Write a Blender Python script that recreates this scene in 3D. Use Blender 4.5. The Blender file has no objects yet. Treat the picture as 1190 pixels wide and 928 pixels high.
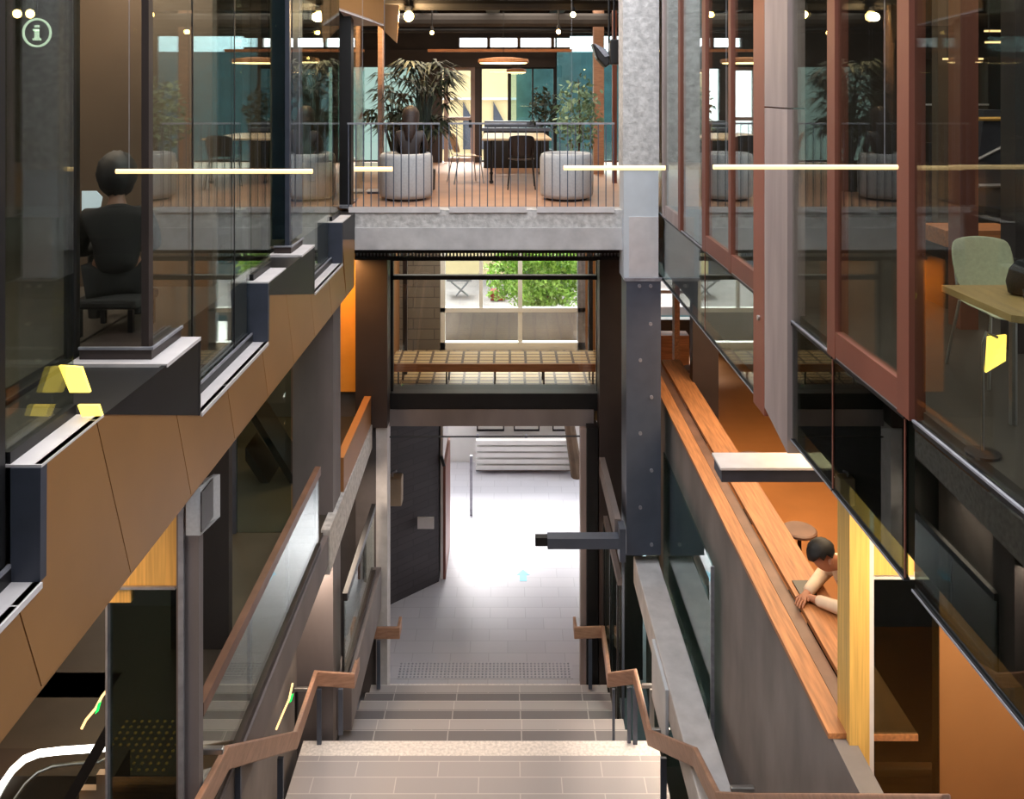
import bpy, bmesh, math, random
from mathutils import Vector, Matrix
random.seed(7)
# ---------------------------------------------------------------- camera, world, lights
E = 8.93            # eye height above the street paving (z = 0)
F, CX, CY = 1000.0, 590.0, 103.0
scn = bpy.context.scene
C = scn.collection
cd = bpy.data.cameras.new('camera'); cam = bpy.data.objects.new('camera', cd); C.objects.link(cam)
cam.location = (0, 0, E); cam.rotation_euler = (math.pi/2, 0, 0)
cd.sensor_width = 36; cd.lens = F/1190*36
cd.shift_x = 5/1190; cd.shift_y = -361/1190
cd.clip_start = .05; cd.clip_end = 300
scn.camera = cam
scn.view_settings.view_transform = 'Standard'; scn.view_settings.look = 'None'
scn.view_settings.exposure = 0.15; scn.view_settings.gamma = 1; scn.view_settings.use_curve_mapping = False
w = bpy.data.worlds.new('sky'); scn.world = w; w.use_nodes = True
bg = w.node_tree.nodes['Background']; bg.inputs[0].default_value = (.93, .96, 1, 1); bg.inputs[1].default_value = 4.4
cyc = scn.cycles
cyc.max_bounces = 8; cyc.transparent_max_bounces = 24; cyc.glossy_bounces = 4; cyc.diffuse_bounces = 4
cyc.use_denoising = True; cyc.caustics_reflective = False; cyc.caustics_refractive = False
cyc.sample_clamp_indirect = 6

sl = bpy.data.lights.new('sun', 'SUN'); sl.energy = 18; sl.angle = math.radians(30); sl.color = (1, .97, .94)
so = bpy.data.objects.new('sun', sl); C.objects.link(so); so.location = (0, 60, 60); so.rotation_euler = (math.radians(-42), 0, math.radians(8))
def area(name, x, y, z, sx, sy, power, col=(1, .72, .42), rot=(0, 0, 0)):
    l = bpy.data.lights.new(name, 'AREA'); l.shape = 'RECTANGLE'; l.size = sx; l.size_y = sy
    l.energy = power; l.color = col
    o = bpy.data.objects.new(name, l); C.objects.link(o); o.location = (x, y, E+z); o.rotation_euler = rot
    return o
def point(name, x, y, z, power, col=(1, .72, .42), r=.05):
    l = bpy.data.lights.new(name, 'POINT'); l.energy = power; l.color = col; l.shadow_soft_size = r
    o = bpy.data.objects.new(name, l); C.objects.link(o); o.location = (x, y, E+z); return o
WARM = (1, .66, .34); NEUT = (1, .86, .7)
# lounge across the bridge, unseen fill lights added
area('lounge_fill', -.3, 14.2, 1.45, 4, 3, 190, NEUT)
area('lounge_fill', 0, 20.5, 1.45, 6, 3, 160, NEUT)
area('lounge_fill', -4.6, 14, 1.45, 3, 3, 70, WARM)
area('lounge_fill', 4.8, 14, 1.45, 3, 3, 60, WARM)
# upper side rooms, added fill lights
area('room_fill', -4.2, 6.5, 1.4, 2, 5, 95, NEUT)
area('room_fill', 4.2, 6.0, 1.4, 2, 5, 80, NEUT)
# middle level, added fill lights without fixtures
area('counter_fill', 3.2, 8.6, -2.55, 1.6, 6, 170, (1, .72, .44))
area('counter_fill', 2.9, 4.6, -2.5, 1.4, .5, 85, (1, .78, .48), (math.radians(30), 0, 0))
area('passage_fill', -3.4, 5.0, -2.5, 1.6, .8, 60, (1, .62, .3))
area('passage_fill', -3.6, 9.5, -2.5, 1.6, 5, 60, WARM)
area('niche_fill', -2.35, 12.2, -2.5, .3, .8, 40, (1, .5, .16))
area('mid_lounge_fill', -.3, 15, -2.3, 3.4, 1.6, 70, (1, .9, .78))
# stair, unseen fill lights added along both sides
area('stair_fill', -2.2, 10.6, -5.6, .3, 3, 60, (1, .8, .62), (0, math.radians(-25), 0))
area('stair_fill', 1.9, 10.6, -6.4, .2, 3, 50, (1, .8, .62), (0, math.radians(25), 0))

# ---------------------------------------------------------------- materials
def new_mat(name):
    m = bpy.data.materials.new(name); m.use_nodes = True
    nt = m.node_tree; b = nt.nodes['Principled BSDF']
    return m, nt, b
def S(h):   # sRGB 0..255 -> linear
    return tuple((c/255/12.92 if c/255 <= .04045 else ((c/255+.055)/1.055)**2.4) for c in h)
def mat(name, rgb, rough=.6, metal=0, var=.12, scale=3, bump=.0, stretch=(1, 1, 1), spec=.5, detail=6):
    m, nt, b = new_mat(name)
    tc = nt.nodes.new('ShaderNodeTexCoord'); mp = nt.nodes.new('ShaderNodeMapping'); mp.inputs['Scale'].default_value = stretch
    nz = nt.nodes.new('ShaderNodeTexNoise'); nz.inputs['Scale'].default_value = scale; nz.inputs['Detail'].default_value = detail
    nt.links.new(tc.outputs['Object'], mp.inputs[0]); nt.links.new(mp.outputs[0], nz.inputs[0])
    r = nt.nodes.new('ShaderNodeValToRGB'); c = S(rgb)
    r.color_ramp.elements[0].position = .3; r.color_ramp.elements[1].position = .7
    r.color_ramp.elements[0].color = tuple(x*(1-var*2) for x in c)+(1,)
    r.color_ramp.elements[1].color = tuple(min(1, x*(1+var*2)) for x in c)+(1,)
    nt.links.new(nz.outputs[0], r.inputs[0]); nt.links.new(r.outputs[0], b.inputs['Base Color'])
    b.inputs['Roughness'].default_value = rough; b.inputs['Metallic'].default_value = metal
    b.inputs['Specular IOR Level'].default_value = spec
    if bump:
        bp = nt.nodes.new('ShaderNodeBump'); bp.inputs['Strength'].default_value = bump; bp.inputs['Distance'].default_value = .02
        nt.links.new(nz.outputs[0], bp.inputs['Height']); nt.links.new(bp.outputs[0], b.inputs['Normal'])
    return m
def brick_mat(name, a, bcol, mortar, bw, bh, msize=.01, rough=.5, plane='XY', offset=.5, scale=1, bump=0):
    m, nt, b = new_mat(name)
    tc = nt.nodes.new('ShaderNodeTexCoord'); mp = nt.nodes.new('ShaderNodeMapping')
    if plane == 'XZ': mp.inputs['Rotation'].default_value = (math.pi/2, 0, 0)
    if plane == 'YZ': mp.inputs['Rotation'].default_value = (math.pi/2, 0, math.pi/2)
    bt = nt.nodes.new('ShaderNodeTexBrick'); bt.inputs['Color1'].default_value = S(a)+(1,); bt.inputs['Color2'].default_value = S(bcol)+(1,)
    bt.inputs['Mortar'].default_value = S(mortar)+(1,); bt.inputs['Scale'].default_value = scale
    bt.inputs['Mortar Size'].default_value = msize; bt.inputs['Brick Width'].default_value = bw; bt.inputs['Row Height'].default_value = bh
    bt.offset = offset
    nt.links.new(tc.outputs['Object'], mp.inputs[0]); nt.links.new(mp.outputs[0], bt.inputs[0]); nt.links.new(bt.outputs[0], b.inputs['Base Color'])
    b.inputs['Roughness'].default_value = rough
    return m
def emit(name, rgb, strength):
    m, nt, b = new_mat(name); c = S(rgb)+(1,)
    b.inputs['Base Color'].default_value = c; b.inputs['Emission Color'].default_value = c; b.inputs['Emission Strength'].default_value = strength
    return m
def glass(name, tint, base=.05, rough=0.0, power=5.0):
    m, nt, b = new_mat(name); nt.nodes.remove(b)
    out = nt.nodes['Material Output']
    lw = nt.nodes.new('ShaderNodeLayerWeight'); lw.inputs[0].default_value = .5
    p = nt.nodes.new('ShaderNodeMath'); p.operation = 'POWER'; p.inputs[1].default_value = power
    mu = nt.nodes.new('ShaderNodeMath'); mu.operation = 'MULTIPLY_ADD'; mu.inputs[1].default_value = 1-base; mu.inputs[2].default_value = base
    nt.links.new(lw.outputs['Facing'], p.inputs[0]); nt.links.new(p.outputs[0], mu.inputs[0])
    t = nt.nodes.new('ShaderNodeBsdfTransparent'); t.inputs[0].default_value = tint+(1,)
    g = nt.nodes.new('ShaderNodeBsdfGlossy'); g.inputs['Roughness'].default_value = rough; g.inputs[0].default_value = (.95, 1, .98, 1)
    mx = nt.nodes.new('ShaderNodeMixShader')
    nt.links.new(mu.outputs[0], mx.inputs[0]); nt.links.new(t.outputs[0], mx.inputs[1]); nt.links.new(g.outputs[0], mx.inputs[2])
    nt.links.new(mx.outputs[0], out.inputs[0])
    return m

M = {}
M['concrete'] = mat('concrete', (186, 182, 182), .85, var=.07, scale=5, bump=.15)
M['rough_concrete'] = mat('rough_concrete', (192, 188, 186), .9, var=.12, scale=16, bump=.7, detail=14)
M['paint_concrete'] = mat('painted_concrete', (196, 200, 206), .7, var=.03, scale=4)
M['grey_concrete'] = mat('grey_concrete', (122, 114, 112), .8, var=.12, scale=2.2, bump=.1, stretch=(1, 1, .5))
M['dark_concrete'] = mat('dark_concrete', (84, 78, 78), .75, var=.16, scale=1.6, bump=.1)
M['column_grey'] = mat('column_grey', (108, 100, 100), .7, var=.1, scale=2, stretch=(1, 1, .4))
M['bronze'] = mat('bronze_panel', (154, 110, 64), .42, .25, var=.07, scale=.9)
M['white_metal'] = mat('white_flashing', (205, 198, 198), .5, var=.04, scale=6)
M['navy'] = mat('navy_metal', (58, 62, 74), .45, .2, var=.08, scale=6)
M['black_metal'] = mat('black_metal', (26, 25, 27), .45, .3, var=.1, scale=5)
M['dark_brown'] = mat('dark_brown_metal', (52, 42, 40), .5, .1, var=.1, scale=2)
M['terracotta'] = mat('terracotta_metal', (142, 82, 64), .42, .15, var=.07, scale=2, stretch=(1, 1, .3))
M['rust'] = mat('brown_metal', (118, 68, 54), .45, .15, var=.08, scale=2, stretch=(1, 1, .3))
M['fin_grey'] = mat('pale_mauve_metal', (158, 140, 136), .5, .1, var=.1, scale=3, stretch=(2, 2, .3))
M['steel'] = mat('painted_steel', (82, 88, 102), .5, .3, var=.06, scale=3)
M['steel_light'] = mat('galvanised_steel', (148, 148, 156), .45, .4, var=.1, scale=12)
M['stainless'] = mat('stainless_steel', (180, 178, 176), .28, .9, var=.04, scale=8)
M['timber'] = mat('warm_timber', (168, 112, 70), .5, var=.16, scale=3, stretch=(14, 1, 14))
M['timber_x'] = mat('warm_timber_cross', (178, 112, 66), .5, var=.14, scale=3, stretch=(1, 14, 14))
M['rail_timber'] = mat('handrail_timber', (156, 118, 96), .45, var=.1, scale=4, stretch=(2, 2, 10))
M['rail_dark'] = mat('dark_handrail_timber', (110, 80, 66), .45, var=.12, scale=4)
M['ply'] = mat('blond_plywood', (214, 170, 92), .5, var=.1, scale=3, stretch=(20, 20, .6))
M['orange_wall'] = mat('orange_plywood', (150, 102, 58), .5, var=.05, scale=1.4, stretch=(1, 1, 1))
M['orange_bright'] = mat('amber_panel', (206, 142, 58), .4, var=.06)
M['orange_floor'] = mat('orange_floor', (172, 112, 62), .38, var=.06, scale=1.5)
M['lounge_floor'] = mat('lounge_floor', (176, 134, 108), .5, var=.06, scale=2)
M['dark_wall'] = mat('dark_wall', (50, 44, 42), .7, var=.15, scale=1.3)
M['brown_wall'] = mat('brown_wall', (92, 76, 62), .7, var=.08, scale=1.2)
M['ceiling'] = mat('dark_ceiling', (44, 40, 39), .8, var=.2, scale=2)
M['dark_floor'] = mat('dark_floor', (62, 56, 50), .5, var=.12, scale=2)
M['green_glass'] = glass('clear_green_glass', (.91, .95, .93), .06)
M['dark_glass'] = glass('tinted_glass', (.84, .83, .79), .04, power=6.5)
M['tint_glass'] = glass('smoke_glass', (.84, .86, .83), .045, power=6)
M['spandrel'] = glass('spandrel_glass', (.33, .39, .36), .06)
M['teal_glass'] = glass('teal_glass', (.66, .80, .80), .07)
M['clear'] = glass('clear_glass', (.95, .97, .96), .05)
M['paving'] = brick_mat('pale_paving', (178, 176, 182), (173, 171, 178), (160, 158, 164), .6, .3, .006, .55)
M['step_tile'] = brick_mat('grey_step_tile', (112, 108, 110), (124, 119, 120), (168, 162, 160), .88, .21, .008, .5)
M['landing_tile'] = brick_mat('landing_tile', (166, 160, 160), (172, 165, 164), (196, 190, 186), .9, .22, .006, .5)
M['nosing'] = mat('pale_stone_nosing', (222, 214, 208), .8, var=.1, scale=30, bump=.1)
M['brick'] = brick_mat('dark_brick', (46, 41, 45), (54, 48, 52), (38, 34, 37), .5, .12, .008, .6, 'XZ')
M['block'] = brick_mat('grey_blockwork', (112, 102, 92), (122, 112, 100), (92, 84, 76), .8, .2, .01, .8, 'XZ')
M['shadow_grid_tile'] = brick_mat('shadow_grid_tile', (190, 160, 112), (180, 150, 104), (84, 60, 38), .26, .16, .022, .5, 'XY', 0)  # grid tile whose dark lines also paint the grid shadow on the bench
M['grey_fabric'] = mat('grey_fabric', (176, 176, 178), .9, var=.04, scale=40)
M['white_plastic'] = mat('cream_plastic', (226, 206, 180), .4, var=.02)
M['pale_plastic'] = mat('pale_green_plastic', (188, 190, 160), .5, var=.05, scale=60)
M['black_plastic'] = mat('black_plastic', (24, 22, 23), .35, var=.05)
M['table_top'] = mat('pale_table_top', (214, 184, 146), .35, var=.05, stretch=(1, 10, 1))
M['oak_top'] = mat('oak_table_top', (168, 140, 92), .35, var=.08, stretch=(10, 1, 1))
M['leaf'] = mat('dark_leaf', (34, 44, 28), .5, var=.3, scale=6)
M['leaf_pale'] = mat('grey_green_leaf', (112, 138, 106), .6, var=.2, scale=6)
M['leaf_bright'] = mat('bright_leaf', (150, 186, 84), .6, var=.3, scale=3)
M['bark'] = mat('bark', (84, 66, 50), .9, var=.2)
M['pot'] = mat('dark_pot', (50, 46, 44), .6)
M['skin'] = mat('skin', (178, 122, 94), .55, var=.04)
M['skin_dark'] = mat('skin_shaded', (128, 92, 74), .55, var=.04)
M['shirt'] = mat('cream_shirt', (222, 200, 178), .9, var=.05, scale=10)
M['dark_cloth'] = mat('dark_cloth', (26, 26, 28), .95, var=.1, scale=8)
M['hair'] = mat('black_hair', (22, 22, 25), .6, var=.2, scale=30)
M['brown_hair'] = mat('brown_hair', (48, 31, 25), .6, var=.25, scale=30)
M['white_paint'] = mat('white_paint', (232, 230, 226), .6, var=.02)
M['cream_wall'] = mat('cream_render', (226, 206, 158), .8, var=.04, scale=1)
M['blue_paint'] = mat('pale_blue_paint', (128, 196, 224), .6, var=.08)
M['screen'] = emit('laptop_screen', (180, 200, 210), .9)
M['lamp'] = emit('warm_lamp', (255, 214, 150), 7)
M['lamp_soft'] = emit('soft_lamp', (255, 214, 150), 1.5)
M['lamp_hot'] = emit('bright_lamp', (255, 205, 120), 30)
M['lamp_yellow'] = emit('yellow_panel_light', (255, 222, 96), 1.8)
M['sign'] = emit('lit_sign_reflection', (214, 230, 214), 2.2)
M['strip_white'] = emit('white_strip_light', (255, 250, 240), 4)
M['strip_green'] = emit('green_light', (20, 220, 90), 1.6)
M['beige'] = mat('beige_plastic', (150, 132, 112), .6)

# ---------------------------------------------------------------- geometry helpers (z given relative to the eye)
class MB:
    def __init__(s): s.bm = bmesh.new()
    def box(s, x0, x1, y0, y1, z0, z1, bev=0):
        if x0 > x1: x0, x1 = x1, x0
        if y0 > y1: y0, y1 = y1, y0
        if z0 > z1: z0, z1 = z1, z0
        vs = [s.bm.verts.new((x, y, E+z)) for x in (x0, x1) for y in (y0, y1) for z in (z0, z1)]
        fs = [s.bm.faces.new([vs[i] for i in f]) for f in ((0, 1, 3, 2), (4, 6, 7, 5), (0, 4, 5, 1), (2, 3, 7, 6), (0, 2, 6, 4), (1, 5, 7, 3))]
        if bev:
            es = list({e for f in fs for e in f.edges})
            bmesh.ops.bevel(s.bm, geom=es, offset=bev, segments=3, affect='EDGES', profile=.5)
        return s
    def prism(s, pts, vec):
        """polygon pts extruded by vec"""
        vec = Vector(vec); n = len(pts)
        a = [s.bm.verts.new((p[0], p[1], E+p[2])) for p in pts]
        b = [s.bm.verts.new(Vector((p[0], p[1], E+p[2]))+vec) for p in pts]
        s.bm.faces.new(a); s.bm.faces.new(b[::-1])
        for i in range(n): s.bm.faces.new((a[i], b[i], b[(i+1) % n], a[(i+1) % n]))
        return s
    def tube(s, pts, r, n=8, cap=True):
        pts = [Vector((p[0], p[1], E+p[2])) for p in pts]
        rs = r if isinstance(r, (list, tuple)) else [r]*len(pts)
        rings = []; up = None
        for i, p in enumerate(pts):
            d = (pts[min(i+1, len(pts)-1)]-pts[max(i-1, 0)]).normalized()
            if up is None:
                up = Vector((0, 0, 1)) if abs(d.z) < .9 else Vector((1, 0, 0))
            u = d.cross(up).normalized(); v = u.cross(d).normalized(); up = v
            rings.append([s.bm.verts.new(p+(u*math.cos(2*math.pi*k/n)+v*math.sin(2*math.pi*k/n))*rs[i]) for k in range(n)])
        for a, b in zip(rings, rings[1:]):
            for k in range(n): s.bm.faces.new((a[k], a[(k+1) % n], b[(k+1) % n], b[k]))
        if cap: s.bm.faces.new(rings[0][::-1]); s.bm.faces.new(rings[-1])
        return s
    def lathe(s, prof, cx, cy, n=28, sx=1, sy=1):
        rings = []
        for r, z in prof:
            rings.append([s.bm.verts.new((cx+sx*r*math.cos(2*math.pi*k/n), cy+sy*r*math.sin(2*math.pi*k/n), E+z)) for k in range(n)])
        for a, b in zip(rings, rings[1:]):
            for k in range(n): s.bm.faces.new((a[k], a[(k+1) % n], b[(k+1) % n], b[k]))
        s.bm.faces.new(rings[0][::-1]); s.bm.faces.new(rings[-1])
        return s
    def board(s, pts, h, t):
        """a board standing on edge that follows pts (its top centre line); height h, thickness t"""
        P = [Vector((p[0], p[1], E+p[2])) for p in pts]; rings = []
        for i, p in enumerate(P):
            d1 = (P[i]-P[i-1]) if i else (P[1]-P[0]); d2 = (P[i+1]-P[i]) if i < len(P)-1 else d1
            a = Vector((d1.x, d1.y, 0)).normalized(); b = Vector((d2.x, d2.y, 0)).normalized()
            m = (a+b); m = m.normalized() if m.length > .01 else a
            nrm = Vector((-m.y, m.x, 0)); k = 1/max(.5, m.dot(a))
            q = nrm*t/2*k
            rings.append([s.bm.verts.new(v) for v in (p+q, p-q, p-q-Vector((0, 0, h)), p+q-Vector((0, 0, h)))])
        for a, b in zip(rings, rings[1:]):
            for k in range(4): s.bm.faces.new((a[k], a[(k+1) % 4], b[(k+1) % 4], b[k]))
        s.bm.faces.new(rings[0][::-1]); s.bm.faces.new(rings[-1])
        return s
    def build(s, name, m, parent=None, smooth=False, bevel=0):
        bmesh.ops.recalc_face_normals(s.bm, faces=s.bm.faces[:])
        me = bpy.data.meshes.new(name)
        # origin at the base centre of the mesh
        if len(s.bm.verts):
            xs = [v.co for v in s.bm.verts]
            c = Vector(((min(v.x for v in xs)+max(v.x for v in xs))/2, (min(v.y for v in xs)+max(v.y for v in xs))/2, min(v.z for v in xs)))
        else: c = Vector((0, 0, 0))
        for v in s.bm.verts: v.co -= c
        s.bm.to_mesh(me); s.bm.free(); me.materials.append(M[m] if isinstance(m, str) else m)
        if smooth:
            for p in me.polygons: p.use_smooth = True
        o = bpy.data.objects.new(name, me); C.objects.link(o); o.location = c
        if parent is not None:
            o.parent = parent
            pw = Vector((0, 0, 0)); q = parent
            while q is not None: pw = pw+q.location; q = q.parent
            o.location = c-pw
        if bevel:
            b = o.modifiers.new('bevel', 'BEVEL'); b.width = bevel; b.segments = 2; b.limit_method = 'ANGLE'
        return o
def world_loc(o):
    p = Vector((0, 0, 0))
    while o is not None: p = p+o.location; o = o.parent
    return p
def tag(o, label, cat, group=None, kind=None):
    o['label'] = label; o['category'] = cat
    if group: o['group'] = group
    if kind: o['kind'] = kind
    return o
def thing(name, label, cat, loc, group=None):
    o = bpy.data.objects.new(name, None); C.objects.link(o); o.location = (loc[0], loc[1], E+loc[2])
    o.empty_display_size = .1
    return tag(o, label, cat, group)
def struct(name, mb, m, parent=None, **k):
    o = mb.build(name, m, parent, **k)
    if parent is None: o['kind'] = 'structure'
    return o
def sempty(name, loc=(0, 0, 0)):
    o = bpy.data.objects.new(name, None); C.objects.link(o); o.location = (loc[0], loc[1], E+loc[2]); o['kind'] = 'structure'; return o
def copy_tree(o, parent=None):
    c = o.copy(); C.objects.link(c)
    if parent is not None: c.parent = parent
    for ch in [x for x in CH.get(o.name, [])]: copy_tree(ch, c)
    return c
CH = {}
def note(o):
    """remember children for copy_tree"""
    for x in bpy.data.objects:
        if x.parent is not None: CH.setdefault(x.parent.name, [])
    CH.clear()
    for x in bpy.data.objects:
        if x.parent is not None: CH.setdefault(x.parent.name, []).append(x)
    return o
def onY(px, py, Y): return ((px-CX)*Y/F, Y, -(py-CY)*Y/F)
def X_(px, Y): return (px-CX)*Y/F
def Z_(py, Y): return -(py-CY)*Y/F
def YX(px, X): return F*X/(px-CX)

L2, L1, G = -1.54, -4.95, -8.93       # bridge floor, counter floor, street paving
TOP = 1.65                             # underside of the upper ceiling
ZB, ZH, ZL = -2.5, -1.57, -2.057       # soffit, high sill, low sill

# ================================================================ SETTING
struct('floor', MB().box(-30, 30, 12.85, 45, G-1.3, G), 'paving')                      # street paving
struct('floor', MB().box(-9, 9, 11.26, 18.3, -1.95, L2), 'lounge_floor')                 # bridge and lounge
struct('floor', MB().box(-8, -2.58, 2.0, 10.98, -2.28, L2).box(-2.6, -2.12, 2.0, 4.15, -2.0, L2).box(-2.6, -2.12, 5.06, 7.55, -2.0, L2).box(-2.6, -2.12, 8.3, 10.7, -2.0, L2), 'dark_floor')
struct('floor', MB().box(1.98, 8, 2.0, 10.98, -2.3, L2), 'dark_floor')
struct('floor', MB().box(-8, -2.06, 3.0, 13.0, L1-.35, L1), 'dark_floor')
struct('floor', MB().box(2.2, 8, 3.0, 16.5, L1-.35, L1), 'orange_floor')
struct('floor', MB().box(-2.04, 2.1, 13.35, 16.5, L1-.2, L1), 'shadow_grid_tile')
struct('ceiling', MB().box(-9, 9, 11.2, 18.3, TOP, TOP+.2), 'ceiling')
struct('ceiling', MB().box(-8, -2.0, 2.0, 11.18, TOP, TOP+.2), 'ceiling')
struct('ceiling', MB().box(1.97, 8, 2.0, 11.18, TOP, TOP+.2), 'ceiling')
struct('wall_back', MB().box(-9, 9, 11.2, 18, TOP+.2, 9.5), 'dark_concrete')  # unseen upper storey, added at this height to keep sun off the atrium
struct('floor', MB().box(-12, 12, -3.2, 12.84, G-1.2, G-.9), 'dark_floor')  # unseen floor added to hide bright sky below from the glass
struct('wall_front', MB().box(-9, 9, -3.2, -3, G-.9, -1.8), 'dark_wall')  # unseen wall added to hide the bright horizon from the glass
struct('wall_left', MB().box(-8.2, -8.0, 2, 18, G, TOP), 'brown_wall')
struct('wall_right', MB().box(8.0, 8.2, 2, 16.5, G, TOP), 'dark_wall')
# upper side rooms, end walls
struct('wall_back', MB().box(-8, -2.75, 10.3, 10.45, L2, TOP), 'brown_wall')
g = MB().box(2.35, 4.95, 10.3, 10.45, L2, TOP).box(5.75, 8, 10.3, 10.45, L2, TOP).box(4.95, 5.75, 10.3, 10.45, L2, -.65).box(4.95, 5.75, 10.3, 10.45, .36, TOP)
struct('wall_back', g, 'dark_wall')
# end of the counter level, with bright window openings
g = MB().box(2.04, 8, 16.4, 16.6, L1, L1+.55).box(2.04, 8, 16.4, 16.6, -3.3, -2.3).box(3.6, 8, 16.4, 16.6, L1+.55, -3.3)
struct('wall_back', g, 'dark_wall')
# lower side walls
struct('wall_left', MB().box(-2.65, -2.45, 3, 12.6, G-.9, L1-.36), 'grey_concrete')
struct('wall_right', MB().box(2.06, 2.2, 3.0, 12.8, G, -4.12), 'grey_concrete')
# end wall around street opening
g = MB().box(-4.5, -1.98, 13.0, 13.3, G, L2-.5)
struct('wall_back', g, 'dark_concrete')
g = MB().box(1.32, 2.04, 13.0, 13.3, G, L1-.2).box(1.45, 2.04, 13.0, 13.3, L1-.2, -1.97)
struct('wall_back', g, 'dark_brown')
# middle window room side walls, back wall with outside window
struct('wall_left', MB().box(-2.3, -2.05, 13.3, 16.4, L1, -2.2), 'orange_wall')
struct('wall_right', MB().box(1.72, 1.9, 13.32, 16.4, L1, -2.2), 'orange_wall')
g = MB().box(-2.3, X_(512, 16.4), 16.3, 16.5, L1, -2.2)
struct('wall_back', g, 'block')
struct('ceiling', MB().box(-2.3, 1.95, 13.32, 16.5, -2.2, -1.97), 'ceiling')
# wall behind the camera's room and its floor
struct('floor', MB().box(-12, 12, -3, 1.2, -1.8, L2), 'dark_floor')
struct('wall_front', MB().box(-12, 12, -3.2, -3, -1.8, 2.2), 'dark_wall')
struct('ceiling', MB().box(-12, 12, -3, 1.2, 2.0, 2.2), 'ceiling')
struct('ceiling', MB().box(-8, -2.3, 2.0, 13, -2.42, -2.3), 'brown_wall')
struct('ceiling', MB().box(2.2, 8, 2.0, 16.4, -2.5, -2.4), 'brown_wall')

# ---- bridge
t = thing('bridge_beam', 'pale concrete edge beam of the bridge under the armchairs', 'beam', (-.2, 11.0, -2.06))
MB().box(X_(413, 11), X_(728, 11), 10.95, 11.25, -2.05, -1.77).build('lower_face', 'concrete', t)
MB().box(X_(413, 11), X_(728, 11), 10.97, 11.25, -1.77, -1.545).build('upper_face', 'rough_concrete', t)
t = thing('railing', 'thin steel railing with upright bars along the edge of the bridge', 'railing', (-.2, 11.05, L2))
yR = 11.05
MB().box(X_(404, yR), X_(511, yR), yR-.02, yR+.02, Z_(144.5, yR), Z_(142.5, yR)).build('top_rail', 'steel_light', t)
MB().box(X_(521, yR), X_(612, yR), yR-.02, yR+.02, Z_(144.5, yR), Z_(142.5, yR)).build('top_rail', 'steel_light', t)
MB().box(X_(623, yR), X_(714, yR), yR-.02, yR+.02, Z_(144.5, yR), Z_(142.5, yR)).build('top_rail', 'steel_light', t)
for a, b in ((404, 511), (521, 612), (623, 714)):
    MB().box(X_(a+1, 10.95), X_(b, 10.95), 10.945, 10.969, Z_(247, 10.95), Z_(240.5, 10.95)).build('toe_plate', 'white_metal', t)
    n = round((b-a)/9.1)
    for i in range(n+1):
        x = X_(a+1+(b-a-2)*i/n, yR)
        MB().box(x-.0055, x+.0055, yR-.012, yR+.012, L2, Z_(144, yR)).build('baluster', 'steel', t)
# concrete column and steel column at the right
t = thing('concrete_column', 'tall pale concrete column with a rough face beside the bridge', 'column', (1.7, 11.1, Z_(325, 11)))
MB().box(X_(724, 10.8), 1.90, 10.8, 11.24, Z_(197, 10.8), TOP-.01).build('rough_shaft', 'rough_concrete', t)
MB().box(X_(724, 10.8)+.01, 1.895, 10.81, 11.23, Z_(325, 10.8), Z_(197, 10.8)).build('smooth_base', 'paint_concrete', t)
MB().box(X_(731, 10.8), 1.89, 10.795, 10.81, Z_(325, 10.8), Z_(252, 10.8)).build('cover_panel', 'white_metal', t)
yS = 10.75
t = thing('steel_column', 'blue-grey bolted steel column standing on the pale concrete coping', 'column', (1.67, 10.95, Z_(645, yS)))
MB().box(X_(728, yS), X_(768, yS), yS, yS+.04, Z_(645, yS), Z_(324, yS)).build('face_plate', 'steel', t)
MB().box(X_(728, yS), X_(728, yS)+.03, yS+.04, 11.2, Z_(645, yS), Z_(325, yS)).build('side_flange', 'navy', t)
MB().box(X_(768, yS)-.03, X_(768, yS), yS+.04, 11.2, Z_(645, yS), Z_(325, yS)).build('side_flange', 'navy', t)
MB().box(X_(726, yS), X_(770, yS), yS-.01, yS+.06, Z_(326.5, yS), Z_(323, yS)).build('cap_plate', 'steel_light', t)
for (px, py) in ((743, 332), (756, 332), (756, 376), (744, 418), (757, 461), (744, 503), (757, 546), (744, 589), (757, 632)):
    p = onY(px, py, yS)
    MB().tube([(p[0], yS-.02, p[2]), (p[0], yS+.005, p[2])], .022, 10).build('bolt', 'steel_light', t)
t = thing('steel_outrigger', 'short grey steel arm with dark tip sticking left from the steel column', 'bracket', (X_(670, 10.6), 10.6, Z_(634, 10.6)))
MB().box(X_(636, 10.6), X_(720, 10.6), 10.52, 10.68, Z_(634, 10.6), Z_(622, 10.6)).build('arm', 'steel', t)
MB().box(X_(622, 10.6), X_(636, 10.6), 10.55, 10.65, Z_(632, 10.6), Z_(622.5, 10.6)).build('tip', 'black_metal', t)
MB().box(X_(719, 10.6), X_(726, 10.6), 10.5, 10.72, Z_(648, 10.6), Z_(610, 10.6)).build('mounting_plate', 'steel', t)
t = thing('steel_outrigger', 'wide steel arm with pale top reaching in below the right glass wall', 'bracket', (2.4, 7.1, Z_(560, 6.9)))
MB().box(X_(835, 7), X_(962, 7), 6.9, 7.15, Z_(560, 6.9), Z_(545, 6.9)).build('arm', 'navy', t)
MB().box(X_(833, 7), X_(964, 7), 6.88, 7.17, Z_(545, 6.9), Z_(544, 6.9)+.012).build('top_plate', 'white_metal', t)

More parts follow.
